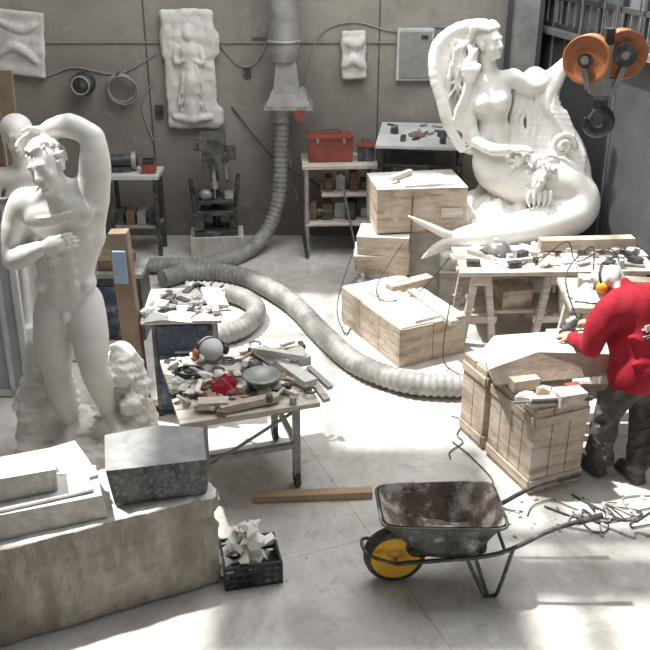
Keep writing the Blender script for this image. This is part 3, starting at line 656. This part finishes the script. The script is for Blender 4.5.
# ------------------------------------------------------------------ trestle tables right
def trestle(b,x,y0,y1,h):
    for y in(y0,y1):
        b.box((x-.10,y,h/2),(.06,.07,h*1.02),woodP,(0,.13,0));b.box((x+.10,y,h/2),(.06,.07,h*1.02),woodP,(0,-.13,0));b.box((x,y,h*.35),(.34,.03,.07),woodP)
    b.box((x,(y0+y1)/2,h-.05),(.12,abs(y1-y0)+.16,.09),woodP)
b=B()
for x in(-.70,-.02,.72):trestle(b,x,-.26,.26,.72)
for i in range(4):b.box((0,-.27+.18*i,.74),(1.86-.08*(i%2),.17,.04),dusty if i%2 else woodP,(0,0,.01*i))
b.box((-.1,0,.3),(1.3,.4,.03),woodP);b.box((-.35,0,.4),(.3,.3,.18),woodL,(0,0,.2));b.box((.3,.05,.38),(.35,.25,.14),marbleblock,(0,0,-.1))
b.obj('trestle_table',(2.12,7.9,0),.03,.004)
b=B();rg=random.Random(11)
for i in range(48):
    x=rg.uniform(-.80,.8);y=rg.uniform(-.28,.28);a=rg.uniform(0,3.1);q=i%6
    if q==0:b.box((x,y,.02),(.22,.04,.04),woodP,(0,0,a))
    elif q==1:b.cyl((x,y,.015),(x+.16*math.cos(a),y+.1*math.sin(a),.015),.012,steel,n=8)
    elif q==2:b.chunk((x,y,.035),(.12,.1,.08),marble2,i)
    elif q==3:b.box((x,y,.025),(.12,.08,.05),metal,(0,0,a))
    elif q==4:b.cyl((x,y,0),(x,y,.08),.03,rg.choice([whitepaint,steel,metal]),n=12)
    else:b.cloth((x,y,0),.22,.16,white,.05,i,a)
b.box((.35,.12,.10),(.9,.12,.10),woodL,(0,0,.05))
b.obj('table_clutter',(2.12,7.9,.762),.03)
b=B();b.lathe([(0,.14),(.05,.135),(.10,.11),(.13,.06),(.135,0),(.125,0)],(0,0,0),steel);b.torus((0,0,.03),.136,.01,metal);b.box((0,0,.1),(.05,.2,.06),whitepaint);b.obj('welding_helmet',(1.62,7.98,.765))
b=B()
for x in(-.45,.4):trestle(b,x,-.24,.24,.78)
for i in range(4):b.box((0,-.25+.165*i,.80),(1.25,.155,.045),woodP)
b.obj('trestle_table.001',(2.62,6.9,0),-.06,.004)
b=B()
b.box((-.1,.05,.06),(.8,.12,.1),woodL,(0,0,-.1));b.box((.1,-.18,.03),(.9,.1,.05),woodP,(0,0,.1));b.cloth((-.45,-.12,0),.3,.25,white,.12,4);b.cyl((-.3,-.1,.02),(0,-.15,.02),.02,metal);b.box((.3,.0,.14),(.4,.2,.05),dusty,(0,0,.3))
b.obj('timber_offcuts',(2.62,6.9,.824),-.06,.003)

# ------------------------------------------------------------------ worker bench: crates + slab
c,a=centre((1.42,5.22),(.40,.17),.44,.54)
b=B();vplanked(b,(c[0],c[1],0),(.44,.54,.68),a,woodL,seed=2,top=dusty)
b.obj('wooden_crate.001',bevel=.005)
b=B();vplanked(b,(1.36,6.05,0),(.52,.32,.68),a,woodL,seed=6,top=dusty);b.obj('wooden_crate.002',bevel=.005)
b=B();
for x in(-.32,.1,.5):
    for y in(-.16,.18):b.box((x+.1,y,.34),(.06,.06,.68),woodP)
b.box((.2,-.16,.70),(1.0,.14,.05),woodP);b.box((.2,.01,.70),(1.0,.14,.05),woodP);b.box((.2,.18,.70),(1.0,.14,.05),woodP);b.box((.2,-.19,.4),(.9,.03,.12),woodP);b.obj('work_bench.001',(2.05,6.18,0),.04,.004)
b=B();sv=[(-.52,-.15,0),(.50,-.17,0),(.50,.2,0),(-.48,.18,0),(-.56,-.10,.11),(.52,-.17,.15),(.50,.21,.19),(-.4,.23,.20),(-.55,.05,.20),(-.2,-.08,.20),(.5,-.06,.22)]
b.add(sv,[(0,3,2,1),(0,1,5,9,4),(1,2,6,10,5),(2,3,7,6),(3,0,4,8,7)],M('slab_side',(.34,.27,.21),(.50,.42,.34),5,.8,bump=.2))
b.add(sv,[(4,9,8),(9,5,10),(8,9,10,6,7)],marble2)
b.obj('stone_slab',(1.66,5.72,.730),.2,.012)
b=B();b.box((.1,-.12,-.02),(.26,.05,.06),woodP,(0,0,.2));b.chunk((-.05,-.1,-.0),(.14,.1,.08),marble2,5);b.chunk((.1,-.03,.0),(.12,.1,.09),woodL,6);b.box((.25,-.1,.0),(.2,.12,.09),woodP,(0,0,.3));b.box((-.02,.1,.0),(.2,.1,.08),woodL,(0,0,.3));b.box((.3,.02,.0),(.1,.06,.06),redtool,(0,0,.3));b.obj('wedge_blocks',(1.40,5.40,.745))
b=B();b.cyl((0,0,0),(.42,.05,.0),.018,metal);b.cyl((0,0,0),(-.12,-.01,.0),.01,steel);b.obj('pry_bar',(1.38,5.24,.74),.0)
b=B();b.box((0,0,.30),(.5,.5,.60),bigtop,jit=.02,seed=8);b.obj('rough_block',(2.56,5.0,0),.1,.015)

# ------------------------------------------------------------------ worker
def worker():
    b=B();O=np.array((2.11,5.5,0))
    fw=nrm((-.55,.83,0));rt=nrm((.83,.55,0));up=V(0,0,1)
    hipc=V(.03,-.02,.87);chest=V(-.04,.10,1.235)
    su=nrm(chest-hipc);R=np.array(frame(rt,su))
    # trousers, top stays inside the shirt
    F=Fld((-.42,-.42,0.02),(.42,.42,.86),.0085)
    hl=V(*(hipc-rt*.085));hr=V(*(hipc+rt*.085));hl[2]=hr[2]=.74
    F.ell(V(hipc[0],hipc[1],.74),(.155,.115,.11),np.array([rt,fw,up]),.04)
    F.chain([hl,(-.105,.03,.48),(-.14,.0,.10)],[.104,.082,.072],.05,3);F.chain([hr,(.14,.02,.47),(.12,-.08,.10)],[.104,.082,.072],.05,3)
    F.ell((-.12,-.03,.14),(.078,.080,.07),k=.03);F.ell((.12,-.10,.14),(.078,.080,.07),k=.03)
    F.box((-.165,.0,.58),(.03,.06,.08),rad=.015)
    for z in(.2,.27,.42,.52):
        for (x,y) in((-.13,-.06),(.13,-.12)):F.cap((x-.06,y,z),(x+.06,y,z+.03),.014,.008,.03)
    F.rough((0,0,.38),(.6,.6,.55),.012,28,3)
    b.sdf(F,trous)
    F=Fld((-.5,-.4,0),(.4,.4,.2),.0085)
    for p in(V(-.14,.0,.06),V(.12,-.09,.06)):
        d=fw if p[0]<0 else nrm(fw+V(.25,0,0))
        F.cap(p,p+V(0,0,.1),.058,.055,.03);F.cap(p-d*.03+V(0,0,-.01),p+d*.15-V(0,0,.018),.048,.042,.03);F.box(p+d*.06-V(0,0,.045),(.047,.135,.015),np.array([np.cross(d,up),d,up]),.01)
    b.sdf(F,boot)
    # shirt: one surface with sleeves, hem flat at the hips
    F=Fld((-.62,-.36,.60),(.45,.78,1.54),.0080)
    F.ell(hipc+V(0,0,-.02),(.205,.165,.20),np.array([rt,fw,up]),.05)
    F.chain([hipc,hipc*.5+chest*.5,chest],[.155,.15,.155],.05)
    F.ell(hipc*.45+chest*.55,(.19,.14,.2),R,.05);F.ell(chest+V(0,0,.02),(.215,.14,.17),R,.05)
    sl=chest-rt*.185+V(0,0,.075);sr=chest+rt*.185+V(0,0,.075)
    F.cap(sl,sr,.085,.085,.06);F.cap(chest+V(-.02,.03,.08),chest+V(-.05,.08,.165),.072,.066,.04)
    el=V(-.29,.01,1.01);wl=V(-.355,.25,.985);er=V(.08,.40,1.02);wr=V(-.16,.49,.99)
    F.chain([sl,sl*.5+el*.5+V(-.02,0,0),el],[.086,.074,.062],.04,3);F.chain([el,el*.5+wl*.5,wl-V(.0,.03,0)],[.060,.056,.044],.03)
    F.chain([sr,er],[.086,.060],.04);F.chain([er,wr],[.058,.043],.03)
    # diagonal cloth creases in the small of the back and at the elbow
    for (x0,z0,x1,z1) in((-.16,.30,.02,.22),(.15,.28,-.01,.20),(-.17,.12,.0,.10),(.16,.14,.03,.08),(-.10,.05,.10,.03)):
        p=hipc+su*z0+rt*x0-fw*.135;q=hipc+su*z1+rt*x1-fw*.158;F.cap(p,q,.012,.008,.035)
    for t in(.45,.7,.9):
        p=sl*(1-t)+el*t;F.cap(p+V(-.055,-.03,.02),p+V(.03,-.065,-.02),.011,.007,.02)
    F.rough(chest-V(0,0,.2),(.5,.5,.5),.008,16,8)
    F.box(V(hipc[0],hipc[1],.60),(.5,.5,.115),None,.0,.012,'s')
    b.sdf(F,red)
    # head, neck, hands
    hc=V(-.17,.23,1.40)
    F=Fld((-.8,.1,.78),(.1,.85,1.60),.0060)
    hf=nrm(fw*.75+V(-.42,0,-.42));hrt=nrm(np.cross(hf,up));hup=nrm(np.cross(hrt,hf))
    head(F,hc,hrt,hup,.98);F.cap(chest+V(-.04,.06,.12),hc-hup*.05,.055,.05,.03)
    hand(F,wl,(-.6,.75,-.25),(.2,.1,-1),1.0,.55,1);hand(F,wr,(-.95,.1,-.2),(0,-.2,-1),1.0,.55,-1)
    F.cap(el*.2+wl*.8,wl,.034,.028,.01);F.cap(er*.2+wr*.8,wr,.034,.028,.01)
    b.sdf(F,skin)
    # white dusty cap with neck flap and peak
    F=Fld((-.5,.0,1.2),(.15,.6,1.64),.0070)
    Rh=np.array(frame(hrt,hup));F.ell(hc+hup*.038-hf*.02,(.088,.106,.084),Rh);F.cap(hc+hf*.085+hup*.062-hrt*.03,hc+hf*.085+hup*.062+hrt*.03,.02,k=.02);F.ell(hc+hf*.115+hup*.055,(.06,.05,.010),Rh,.015)
    F.box(hc+hf*.08-hup*.085,(.2,.09,.105),Rh,.0,.004,'s')
    F.ell(hc-hf*.085-hup*.045,(.075,.032,.075),Rh,.025);F.rough(hc,.3,.008,40,2)
    b.sdf(F,white)
    for g in(-1,1):
        p=hc+hrt*g*.086-hup*.008+hf*.005;b.lathe([(0,-.022),(.030,-.022),(.038,-.014),(.040,.006),(.034,.018),(.018,.024),(0,.025)],tuple(p),yellow,tuple(hrt*g),20)
        b.lathe([(.024,-.03),(.038,-.03),(.038,-.018),(.024,-.018)],tuple(p),black,tuple(hrt*g),20)
    b.tube([hc-hrt*.096,hc-hrt*.088+hup*.09,hc+hup*.140,hc+hrt*.088+hup*.09,hc+hrt*.096],.008,metal,6,5)
    # angle grinder resting on the slab
    g0=wl+V(-.05,.08,-.02);g1=wr+V(-.10,.03,-.02)
    b.cyl(g0,g1,.03,metal);b.cyl(g1,g1+V(-.06,.02,-.02),.035,steel);b.cyl(g1+V(-.05,.02,-.05),g1+V(-.05,.02,-.04),.06,metal,n=24)
    def onback(x,z):return hipc*.25+chest*.75+rt*x+su*z-fw*.160+V(0,0,.02)
    for (x,z,w,h) in((-.045,.03,.010,.045),(-.023,.047,.030,.009),(-.023,.03,.010,.045),(.005,.03,.010,.045),(-.065,.03,.018,.010),(-.025,-.015,.11,.005),(-.025,-.030,.07,.005)):
        p=onback(x,z);ang=math.atan2(rt[1],rt[0])
        b.box(p,(w,.030,h),white,(-.32,0,ang))
    b.obj('worker',tuple(O))
worker()

# ------------------------------------------------------------------ wheelbarrow
def wheelbarrow():
    b=B()
    n=36
    def ring(cx,hx,hy,z,front,p=7,dz=0):
        out=[]
        for i in range(n):
            t=2*math.pi*(i+.5)/n;ct,st=math.cos(t),math.sin(t)
            x=abs(ct)**(2/p)*math.copysign(1,ct);y=abs(st)**(2/p)*math.copysign(1,st)
            out.append((cx+hx*x,hy*y*(1-front*(-x if x<0 else 0)),z+dz*(-x)))
        return out
    rings=[ring(.24,.15,.14,.26,.1),ring(.22,.18,.16,.29,.1),ring(.18,.34,.215,.50,.12,8),ring(.18,.365,.235,.535,.12,9,.01)]
    v=[p for r in rings for p in r];f=[(i*n+j,i*n+(j+1)%n,(i+1)*n+(j+1)%n,(i+1)*n+j) for i in range(3) for j in range(n)]+[tuple(range(n))[::-1]]
    b.add(v,f,barrow,True)
    cx=.2;vi=[((x-cx)*.965+cx,y*.955,z+.012) for x,y,z in v];b.add(vi,[q[::-1] for q in f],barrowin,True)
    top=rings[-1];b.tube(top+[top[0]],.010,barrow,8)
    b.cloth((.215,0,.30),.42,.30,barrowin,.10,3,freq=6)
    wc=(-.08,0,.19)
    b.torus(wc,.158,.032,rubber,(0,1,0),40,10,1.5)
    b.lathe([(0,-.05),(.03,-.055),(.05,-.05),(.055,-.035),(.10,-.030),(.135,-.048),(.148,-.045),(.148,.045),(.135,.048),(.10,.03),(.055,.035),(.05,.05),(0,.055)],wc,yellow,(0,1,0),36)
    b.cyl((-.08,-.09,.19),(-.08,.09,.19),.012,steel)
    for g in(-1,1):
        b.tube([(-.08,g*.095,.19),(.0,g*.11,.21),(.12,g*.15,.25),(.5,g*.20,.33),(.8,g*.21,.50),(1.06,g*.21,.58)],.014,metal,8,5)
        b.tube([(.94,g*.21,.545),(1.08,g*.21,.588)],.019,rubber,8)
        b.tube([(.32,g*.17,.29),(.44,g*.19,.02),(.49,g*.19,.012),(.52,g*.20,.05),(.58,g*.21,.36)],.012,metal,8,4)
    b.tube([(-.08,-.095,.19),(-.24,-.08,.25),(-.28,0,.28),(-.24,.08,.25),(-.08,.095,.19)],.011,metal,8,5)
    b.tube([(.46,-.19,.02),(.46,.19,.02)],.011,metal,8);b.tube([(.54,-.20,.34),(.54,.20,.34)],.011,metal,8)
    b.obj('wheelbarrow',(.50,4.36,0),.05)
wheelbarrow()

# ------------------------------------------------------------------ tool cart
CX,CY,CH=-.60,5.55,.745
def cart():
    b=B();H=.72
    for x in(-.32,.32):
        for y in(-.32,.32):
            b.box((x,y,.40),(.05,.05,.62),steel)
            b.cyl((x,y,.08),(x,y,.12),.03,metal);b.cyl((x-.018,y,.055),(x+.018,y,.055),.055,rubber,n=20);b.box((x,y,.085),(.05,.03,.07),metal)
    for y in(-.32,.32):b.box((0,y,.34),(.64,.04,.04),steel);b.box((0,y,.66),(.7,.04,.09),steel)
    for x in(-.32,.32):b.box((x,0,.34),(.04,.64,.04),steel);b.box((x,0,.66),(.04,.7,.09),steel)
    b.cyl((-.3,-.34,.3),(.3,-.34,.62),.012,steel)
    for i in range(5):b.box((-.02,-.38+.19*i,H),(.94,.182,.035),woodP)
    b.obj('tool_cart',(CX,CY,0),.30,.004)
    rg=random.Random(21);b=B()
    for i in range(100):
        x=rg.uniform(-.44,.46);y=rg.uniform(-.44,.44);a=rg.uniform(0,3.14);q=i%9;zz=rg.choice((0,0,.02,.03))
        if q in(0,5):b.box((x,y,zz+.014),(rg.uniform(.1,.24),.03,.024),rg.choice([woodL,woodP,dusty,steel,marble2]),(0,rg.uniform(-.1,.1),a))
        elif q==1:b.cyl((x,y,zz+.012),(x+.15*math.cos(a),y+.12*math.sin(a),zz+.015),.008,rg.choice([steel,metal]),n=8)
        elif q in(2,8):b.chunk((x,y,zz+.03),(rg.uniform(.05,.13),.08,.06),rg.choice([marble2,whitepaint,marble,steel,marble2]),i)
        elif q==3:
            dx,dy=math.cos(a),math.sin(a);b.cyl((x,y,zz+.02),(x+.16*dx,y+.16*dy,zz+.02),.012,woodL,n=8);b.box((x+.16*dx,y+.16*dy,zz+.025),(.035,.08,.035),metal,(0,0,a))
        elif q==4:b.cyl((x,y,zz),(x,y,zz+.05),.024,rg.choice([metal,whitepaint,steel,steel]),n=12)
        elif q==6:b.box((x,y,zz+.02),(.10,.06,.04),rg.choice([metal,cardboard,whitepaint,steel]),(0,0,a))
        else:b.torus((x,y,zz+.015),.04,.008,metal,n=16)
    for i in range(5):b.box((.22+.03*i,.22-.04*i,.05+.02*i),(.32,.05,.025),dusty if i%2 else marble2,(0,0,1.9+.15*i))
    b.box((-.02,-.40,.035),(.40,.06,.05),woodL,(0,0,.1));b.box((-.25,-.36,.05),(.2,.09,.05),woodP,(0,0,-.2))
    b.box((.38,-.1,.05),(.1,.4,.05),marble2,(0,0,.3));b.box((.50,-.25,-.02),(.05,.26,.03),woodP,(.25,0,.2));b.box((.55,-.12,-.01),(.04,.26,.03),steel,(.2,0,.35))
    b.box((.47,.1,.06),(.1,.18,.07),marble2,(0,0,.1))
    b.obj('hand_tools.001',(CX,CY,CH-.005),.30)
    b=B();b.cloth((0,0,0),.26,.18,redtool,.10,3,.3);b.cloth((.03,0,.02),.20,.12,red,.10,6,.9);b.obj('red_rag',(-.71,5.33,CH+.02))
    b=B();b.lathe([(0,0),(.07,0),(.08,.02),(.075,.045),(.13,.075),(.135,.085),(.12,.09),(.08,.07),(0,.065)],(0,0,0),steel);b.obj('metal_basin',(-.43,5.40,CH+.03))
    b=B();F=Fld((-.16,-.16,0),(.16,.16,.2),.008);F.ell((0,0,.07),(.09,.11,.085));F.box((0,0,-.05),(.3,.3,.05),rad=.0,k=.001,mode='s');b.sdf(F,whitepaint)
    b.tube([(-.11,0,.02),(-.10,0,.09),(0,0,.155),(.10,0,.09),(.11,0,.02)],.010,metal,6,5);b.ball((-.11,0,.045),(.028,.04,.045),orange,n=8);b.ball((.11,0,.045),(.028,.04,.045),metal,n=8)
    b.obj('ear_defenders_helmet',(-.83,5.85,CH+.02),.4)
    b=B()
    for i in range(5):b.tube([(.1*math.cos(t*6.28+i)*(1+.15*math.sin(i*3)),.07*math.sin(t*6.28+i),.012+.008*i) for t in np.linspace(0,1,20)],.006,black,6)
    b.obj('cable_bundle',(-.95,5.58,CH+.01))
cart()

b=B()
b.box((0,0,.43),(.46,.46,.78),blue)
for z in(.2,.45,.7):b.box((0,-.235,z),(.40,.014,.2),blue)
for x in(-.22,.22):
    for y in(-.22,.22):b.box((x,y,.43),(.035,.035,.8),metal);b.cyl((x,y,0),(x,y,.05),.03,rubber)
b.box((0,-.25,.58),(.14,.02,.02),steel)
b.box((0,.04,.85),(.62,.66,.03),woodP);b.obj('blue_cabinet',(-1.12,6.55,0),.05,.006)
rg=random.Random(31);b=B()
b.cloth((-.1,-.2,0),.4,.3,marble2,.04,2)
b.box((.05,.1,.02),(.4,.3,.02),steel,(0,0,.2))
for i in range(34):
    x=rg.uniform(-.26,.26);y=rg.uniform(-.26,.28);a=rg.random()*3
    if i%3==0:b.box((x,y,.03),(.12,.05,.03),rg.choice([whitepaint,metal,metal,steel]),(0,0,a))
    elif i%3==1:b.cyl((x,y,.03),(x+.12*math.cos(a),y+.12*math.sin(a),.03),.01,rg.choice([metal,steel]),n=8)
    else:b.chunk((x,y,.04),(.08,.07,.05),rg.choice([marble2,metal,steel]),i)
b.box((.24,.0,.05),(.16,.3,.03),whitepaint,(.1,.2,.3));b.obj('hand_tools.002',(-1.12,6.58,.868),.05)

b=B();b.box((0,0,.78),(.14,.12,1.56),cardboard,(0,-.03,0));b.box((.0,.0,.02),(.3,.3,.04),woodD);b.box((-.02,-.075,1.30),(.10,.03,.26),ltblue);b.obj('wooden_post',(-1.51,6.35,0),0,.006)
b=B();b.box((0,0,.32),(.5,.4,.64),metal);b.box((0,0,.66),(.54,.44,.05),steel);b.box((.0,-.21,.35),(.4,.02,.4),blue);b.box((0,0,.74),(.3,.3,.1),woodD);b.obj('metal_cabinet',(-1.95,7.9,0),0,.006)

b=B()
for dx,w in((-.02,.05),(.11,.035),(.68,.05)):b.box((-dx,0,.85),(w,.05,1.7),whitepaint)
for z in(.04,1.68):b.box((-.33,0,z),(.75,.05,.05),whitepaint)
b.box((-.33,.01,.85),(.68,.01,1.6),palepanel);b.obj('window_frame',(-2.50,6.62,0),rot=(-.05,0,.0))
b=B();b.box((0,0,1.25),(.10,.05,2.5),woodD,(-.06,.03,0));b.box((.13,.04,1.2),(.12,.04,2.4),cardboard,(-.06,.02,0));b.box((-.16,.02,1.25),(.12,.04,2.5),woodP,(-.06,.02,0));b.obj('leaning_planks',(-3.05,8.25,0),0,.004)
b=B();b.box((0,0,1.3),(.5,.03,2.6),palepanel,(-.05,0,0));b.obj('leaning_panel',(-3.45,8.9,0),.1,.004)

# ------------------------------------------------------------------ front-left blocks
th=math.atan2(.54,1.18)
def fb(xa,ya):
    return (-.63-math.cos(th)*xa-math.sin(th)*ya, 4.32-math.sin(th)*xa+math.cos(th)*ya)
L=1.9;c=fb(L/2,.27)
F=Fld((-L/2-.03,-.31,0),(L/2+.03,.31,.69),.013);F.box((0,0,.32),(L/2,.27,.33),rad=.012);F.rough((0,0,.33),(L,.6,.7),.006,20,1);F.rough((0,0,.33),(L,.6,.7),.004,60,9);F.rough((L/2,0,.6),(.3,.4,.3),.02,30,2)
for i in range(22):F.cap((-L/2+.088*i,-.275,.0),(-L/2+.088*i+.02,-.275,.66),.003,k=.012,mode='s')
v,f=F.mesh();b=B();
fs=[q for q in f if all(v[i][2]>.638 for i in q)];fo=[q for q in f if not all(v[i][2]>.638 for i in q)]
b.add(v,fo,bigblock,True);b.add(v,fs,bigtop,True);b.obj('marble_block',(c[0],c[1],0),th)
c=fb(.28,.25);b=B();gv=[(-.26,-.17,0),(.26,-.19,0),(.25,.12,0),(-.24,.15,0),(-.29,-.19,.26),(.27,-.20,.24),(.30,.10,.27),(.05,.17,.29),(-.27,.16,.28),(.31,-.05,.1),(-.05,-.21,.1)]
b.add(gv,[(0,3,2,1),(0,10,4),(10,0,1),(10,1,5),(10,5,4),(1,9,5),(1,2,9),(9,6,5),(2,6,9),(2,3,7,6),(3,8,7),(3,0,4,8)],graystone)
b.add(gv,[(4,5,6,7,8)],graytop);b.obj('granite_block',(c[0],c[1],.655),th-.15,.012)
c=fb(1.12,.22);b=B();b.box((0,0,.08),(1.0,.28,.16),marbleblock,jit=.012,seed=9,topmat=bigtop);b.box((.2,-.02,.17),(.5,.2,.02),bigtop,(0,0,.04));b.obj('marble_slab',(c[0],c[1],.655),th-.06,.01)
c=fb(1.03,.26);b=B();b.box((0,0,.075),(.38,.22,.15),marbleblock,jit=.008,seed=10,topmat=bigtop);b.obj('marble_offcut',(c[0],c[1],.835),th-.08,.008)
c=fb(.73,.42);b=B();b.box((0,0,.085),(.17,.42,.17),marbleblock,jit=.008,seed=12,topmat=bigtop);b.obj('marble_offcut.001',(c[0],c[1],.66),th+.1,.008)
rg=random.Random(5);b=B()
for i in range(18):
    b.chunk((rg.uniform(-.25,.22),rg.uniform(-.2,.2),.06+.02*i),(rg.uniform(.12,.3),rg.uniform(.1,.25),.14),marble2,i+50,10)
b.obj('marble_rubble',(-2.60,5.3,0))
b=B()
w,d,h=.34,.28,.16
for z in(.01,.06,.11,.155):
    b.box((0,-d/2,z),(w,.012,.022),blkplastic);b.box((0,d/2,z),(w,.012,.022),blkplastic);b.box((-w/2,0,z),(.012,d,.022),blkplastic);b.box((w/2,0,z),(.012,d,.022),blkplastic)
for i in range(7):
    x=-w/2+w*i/6;b.box((x,-d/2,.08),(.014,.012,.16),blkplastic);b.box((x,d/2,.08),(.014,.012,.16),blkplastic)
for i in range(6):
    y=-d/2+d*i/5;b.box((-w/2,y,.08),(.012,.014,.16),blkplastic);b.box((w/2,y,.08),(.012,.014,.16),blkplastic)
b.box((0,0,.008),(w,d,.014),blkplastic);b.obj('plastic_crate',(-.46,4.42,0),.22)
b=B();rg=random.Random(8)
for i in range(38):
    z=.07+.0075*i;sp=max(.04,.16-.0035*i);b.chunk((rg.uniform(-sp,sp)-.02,rg.uniform(-sp,sp)*.8,z),(rg.uniform(.10,.2),rg.uniform(.05,.12),rg.uniform(.03,.09)),marble,i+80,9,(rg.uniform(-.5,.5),rg.uniform(-.6,.6),rg.uniform(0,3)))
b.obj('marble_scraps',(-.46,4.42,.0),.22)
b=B();b.box((0,0,.03),(.82,.075,.055),wood);b.obj('wooden_beam',(-.08,5.18,0),.07,.004)

# ------------------------------------------------------------------ crane pulley
b=B()
for g,dx,dz in((-1,-.10,-.005),(1,.095,.025)):
    cpos=(dx,0.0,dz);ax=(.62*g*.4-.25,-.85,0)
    b.lathe([(0,-.055),(.025,-.055),(.03,-.045),(.05,-.04),(.115,-.036),(.135,-.05),(.142,-.046),(.142,-.020),(.120,-.006),(.120,.006),(.142,.020),(.142,.046),(.135,.05),(.115,.036),(.05,.04),(0,.055)],cpos,orange,ax,40)
    A=Vector(ax).normalized();b.cyl(Vector(cpos)-A*.075,Vector(cpos)+A*.075,.024,steel)
    b.cyl(Vector(cpos)+A*.06,Vector(cpos)+A*.07,.045 if g<0 else .07,metal)
    b.box(Vector((dx*.9,0,-.09))+A*.062,(.035,.012,.17),steel,(0,g*.3,math.atan2(A.y,A.x)+math.pi/2))
b.box((0,0,.11),(.05,.10,.12),metal);b.box((0,0,-.16),(.13,.11,.10),steel);b.box((0,-.0,-.02),(.05,.12,.2),steel);b.cyl((0,0,-.20),(0,0,-.25),.036,steel);b.cyl((0,0,-.25),(0,0,-.275),.05,metal)
b.tube([(0,0,-.26),(.0,0,-.29),(.045,0,-.32),(.07,0,-.37),(.05,0,-.42),(0,0,-.44),(-.05,0,-.42),(-.07,0,-.375),(-.065,0,-.35)],[.03,.032,.036,.038,.038,.036,.03,.022,.01],metal,10,5)
b.cyl((-.035,-.03,-.29),(-.065,0,-.37),.007,steel)
for dx in(-.17,-.04,.04,.17):b.cyl((dx,0,.05),(dx*.9,0,3.16),.005,steel,n=6)
b.obj('crane_hook_block',(1.66,5.5,2.93))
b=B();b.box((0,0,0),(6.6,.18,.03),steel);b.box((0,0,-.3),(6.6,.18,.03),steel);b.box((0,0,-.15),(6.6,.03,.3),steel);b.box((1.3,0,.0),(.5,.3,.12),orange);b.obj('crane_beam',(.36,5.5,6.43))

# ------------------------------------------------------------------ cables
rg=random.Random(17);b=B()
def wander(p0,p1,n,amp,r,mat):
    P=[];
    for i in range(n+1):
        t=i/n;P.append((p0[0]*(1-t)+p1[0]*t+rg.uniform(-amp,amp),p0[1]*(1-t)+p1[1]*t+rg.uniform(-amp,amp),.012))
    b.tube(P,r,mat,6,6)
wander((1.5,5.0),(2.4,4.95),9,.12,.006,black);wander((1.5,4.95),(2.6,5.1),8,.14,.006,cablew)
wander((1.5,5.0),(2.0,5.1),9,.14,.004,black);wander((1.6,4.85),(2.4,4.7),6,.08,.005,cablew);wander((1.8,5.1),(2.2,4.9),9,.14,.005,black);wander((1.6,4.9),(2.3,5.1),9,.14,.005,black)
b.obj('power_cables')
b=B();wander((1.0,5.9),(1.3,5.0),6,.10,.005,black);wander((.95,5.6),(1.05,6.3),5,.08,.005,black);b.obj('power_cables.001')
for i,pts in enumerate(([(1.2,7.55,.78),(1.1,7.3,.5),(1.05,7.1,.1),(1.2,6.95,.02)],[(.75,8.2,.8),(.5,7.9,.5),(.55,7.6,.45),(.9,7.9,.42),(1.15,7.8,.8)],[(.30,8.4,.7),(.12,8.1,.2),(.2,7.8,.02),(.3,8.2,.02)],[(1.9,7.6,.8),(2.1,7.4,1.1),(2.3,7.7,.8),(2.5,7.5,1.0),(2.7,7.7,.8)],[(2.0,6.4,.76),(1.9,6.6,1.1),(2.2,7.0,1.2),(2.4,7.5,.8)])):
    b=B();b.tube(pts,.006,black,6,7);b.obj('power_cables.%03d'%(i+2))

b=B();rg=random.Random(77)
for i in range(90):
    x=rg.uniform(-.4,1.1);y=rg.uniform(3.9,5.0) if i%2 else rg.uniform(5.3,6.4);s=rg.uniform(.006,.022);b.chunk((x,y,s*.3),(s,s,s*.6),marble2,i,7)
for i in range(70):
    x=rg.uniform(1,2.4);y=rg.uniform(4.75,5.2);s=rg.uniform(.012,.04);b.chunk((x,y,s*.3),(s,s,s*.6),rg.choice([marble2,woodL]),i,7)
b.obj('stone_chips')

# ------------------------------------------------------------------ lights and camera
def area(name,loc,rot,sx,sy,p,col):
    l=bpy.data.lights.new(name,'AREA');l.shape='RECTANGLE';l.size=sx;l.size_y=sy;l.energy=p;l.color=col
    o=bpy.data.objects.new(name,l);scene.collection.objects.link(o);o.location=loc;o.rotation_euler=rot;return o
area('skylight',(.5,7.0,6.40),(0,0,0),5.0,4.8,370,(.985,.99,1))
sun=bpy.data.lights.new('sun','SUN');sun.energy=7.2;sun.angle=math.radians(1.6);sun.color=(1,.98,.95)
so=bpy.data.objects.new('sun',sun);scene.collection.objects.link(so);so.rotation_euler=Vector((.40,-.12,-1)).to_track_quat('-Z','Y').to_euler();so.location=(0,6,9)
w=bpy.data.worlds.new('World');scene.world=w;w.use_nodes=True
w.node_tree.nodes['Background'].inputs['Color'].default_value=(.96,.98,1,1);w.node_tree.nodes['Background'].inputs['Strength'].default_value=.24
cam=bpy.data.cameras.new('Camera');cam.sensor_width=36;cam.lens=36*900/650
co=bpy.data.objects.new('Camera',cam);scene.collection.objects.link(co);co.location=(0,0,3.75);co.rotation_euler=(math.radians(65),0,0);scene.camera=co
scene.view_settings.view_transform='Standard';scene.view_settings.look='None'
print('BUILD',time.time()-T0)
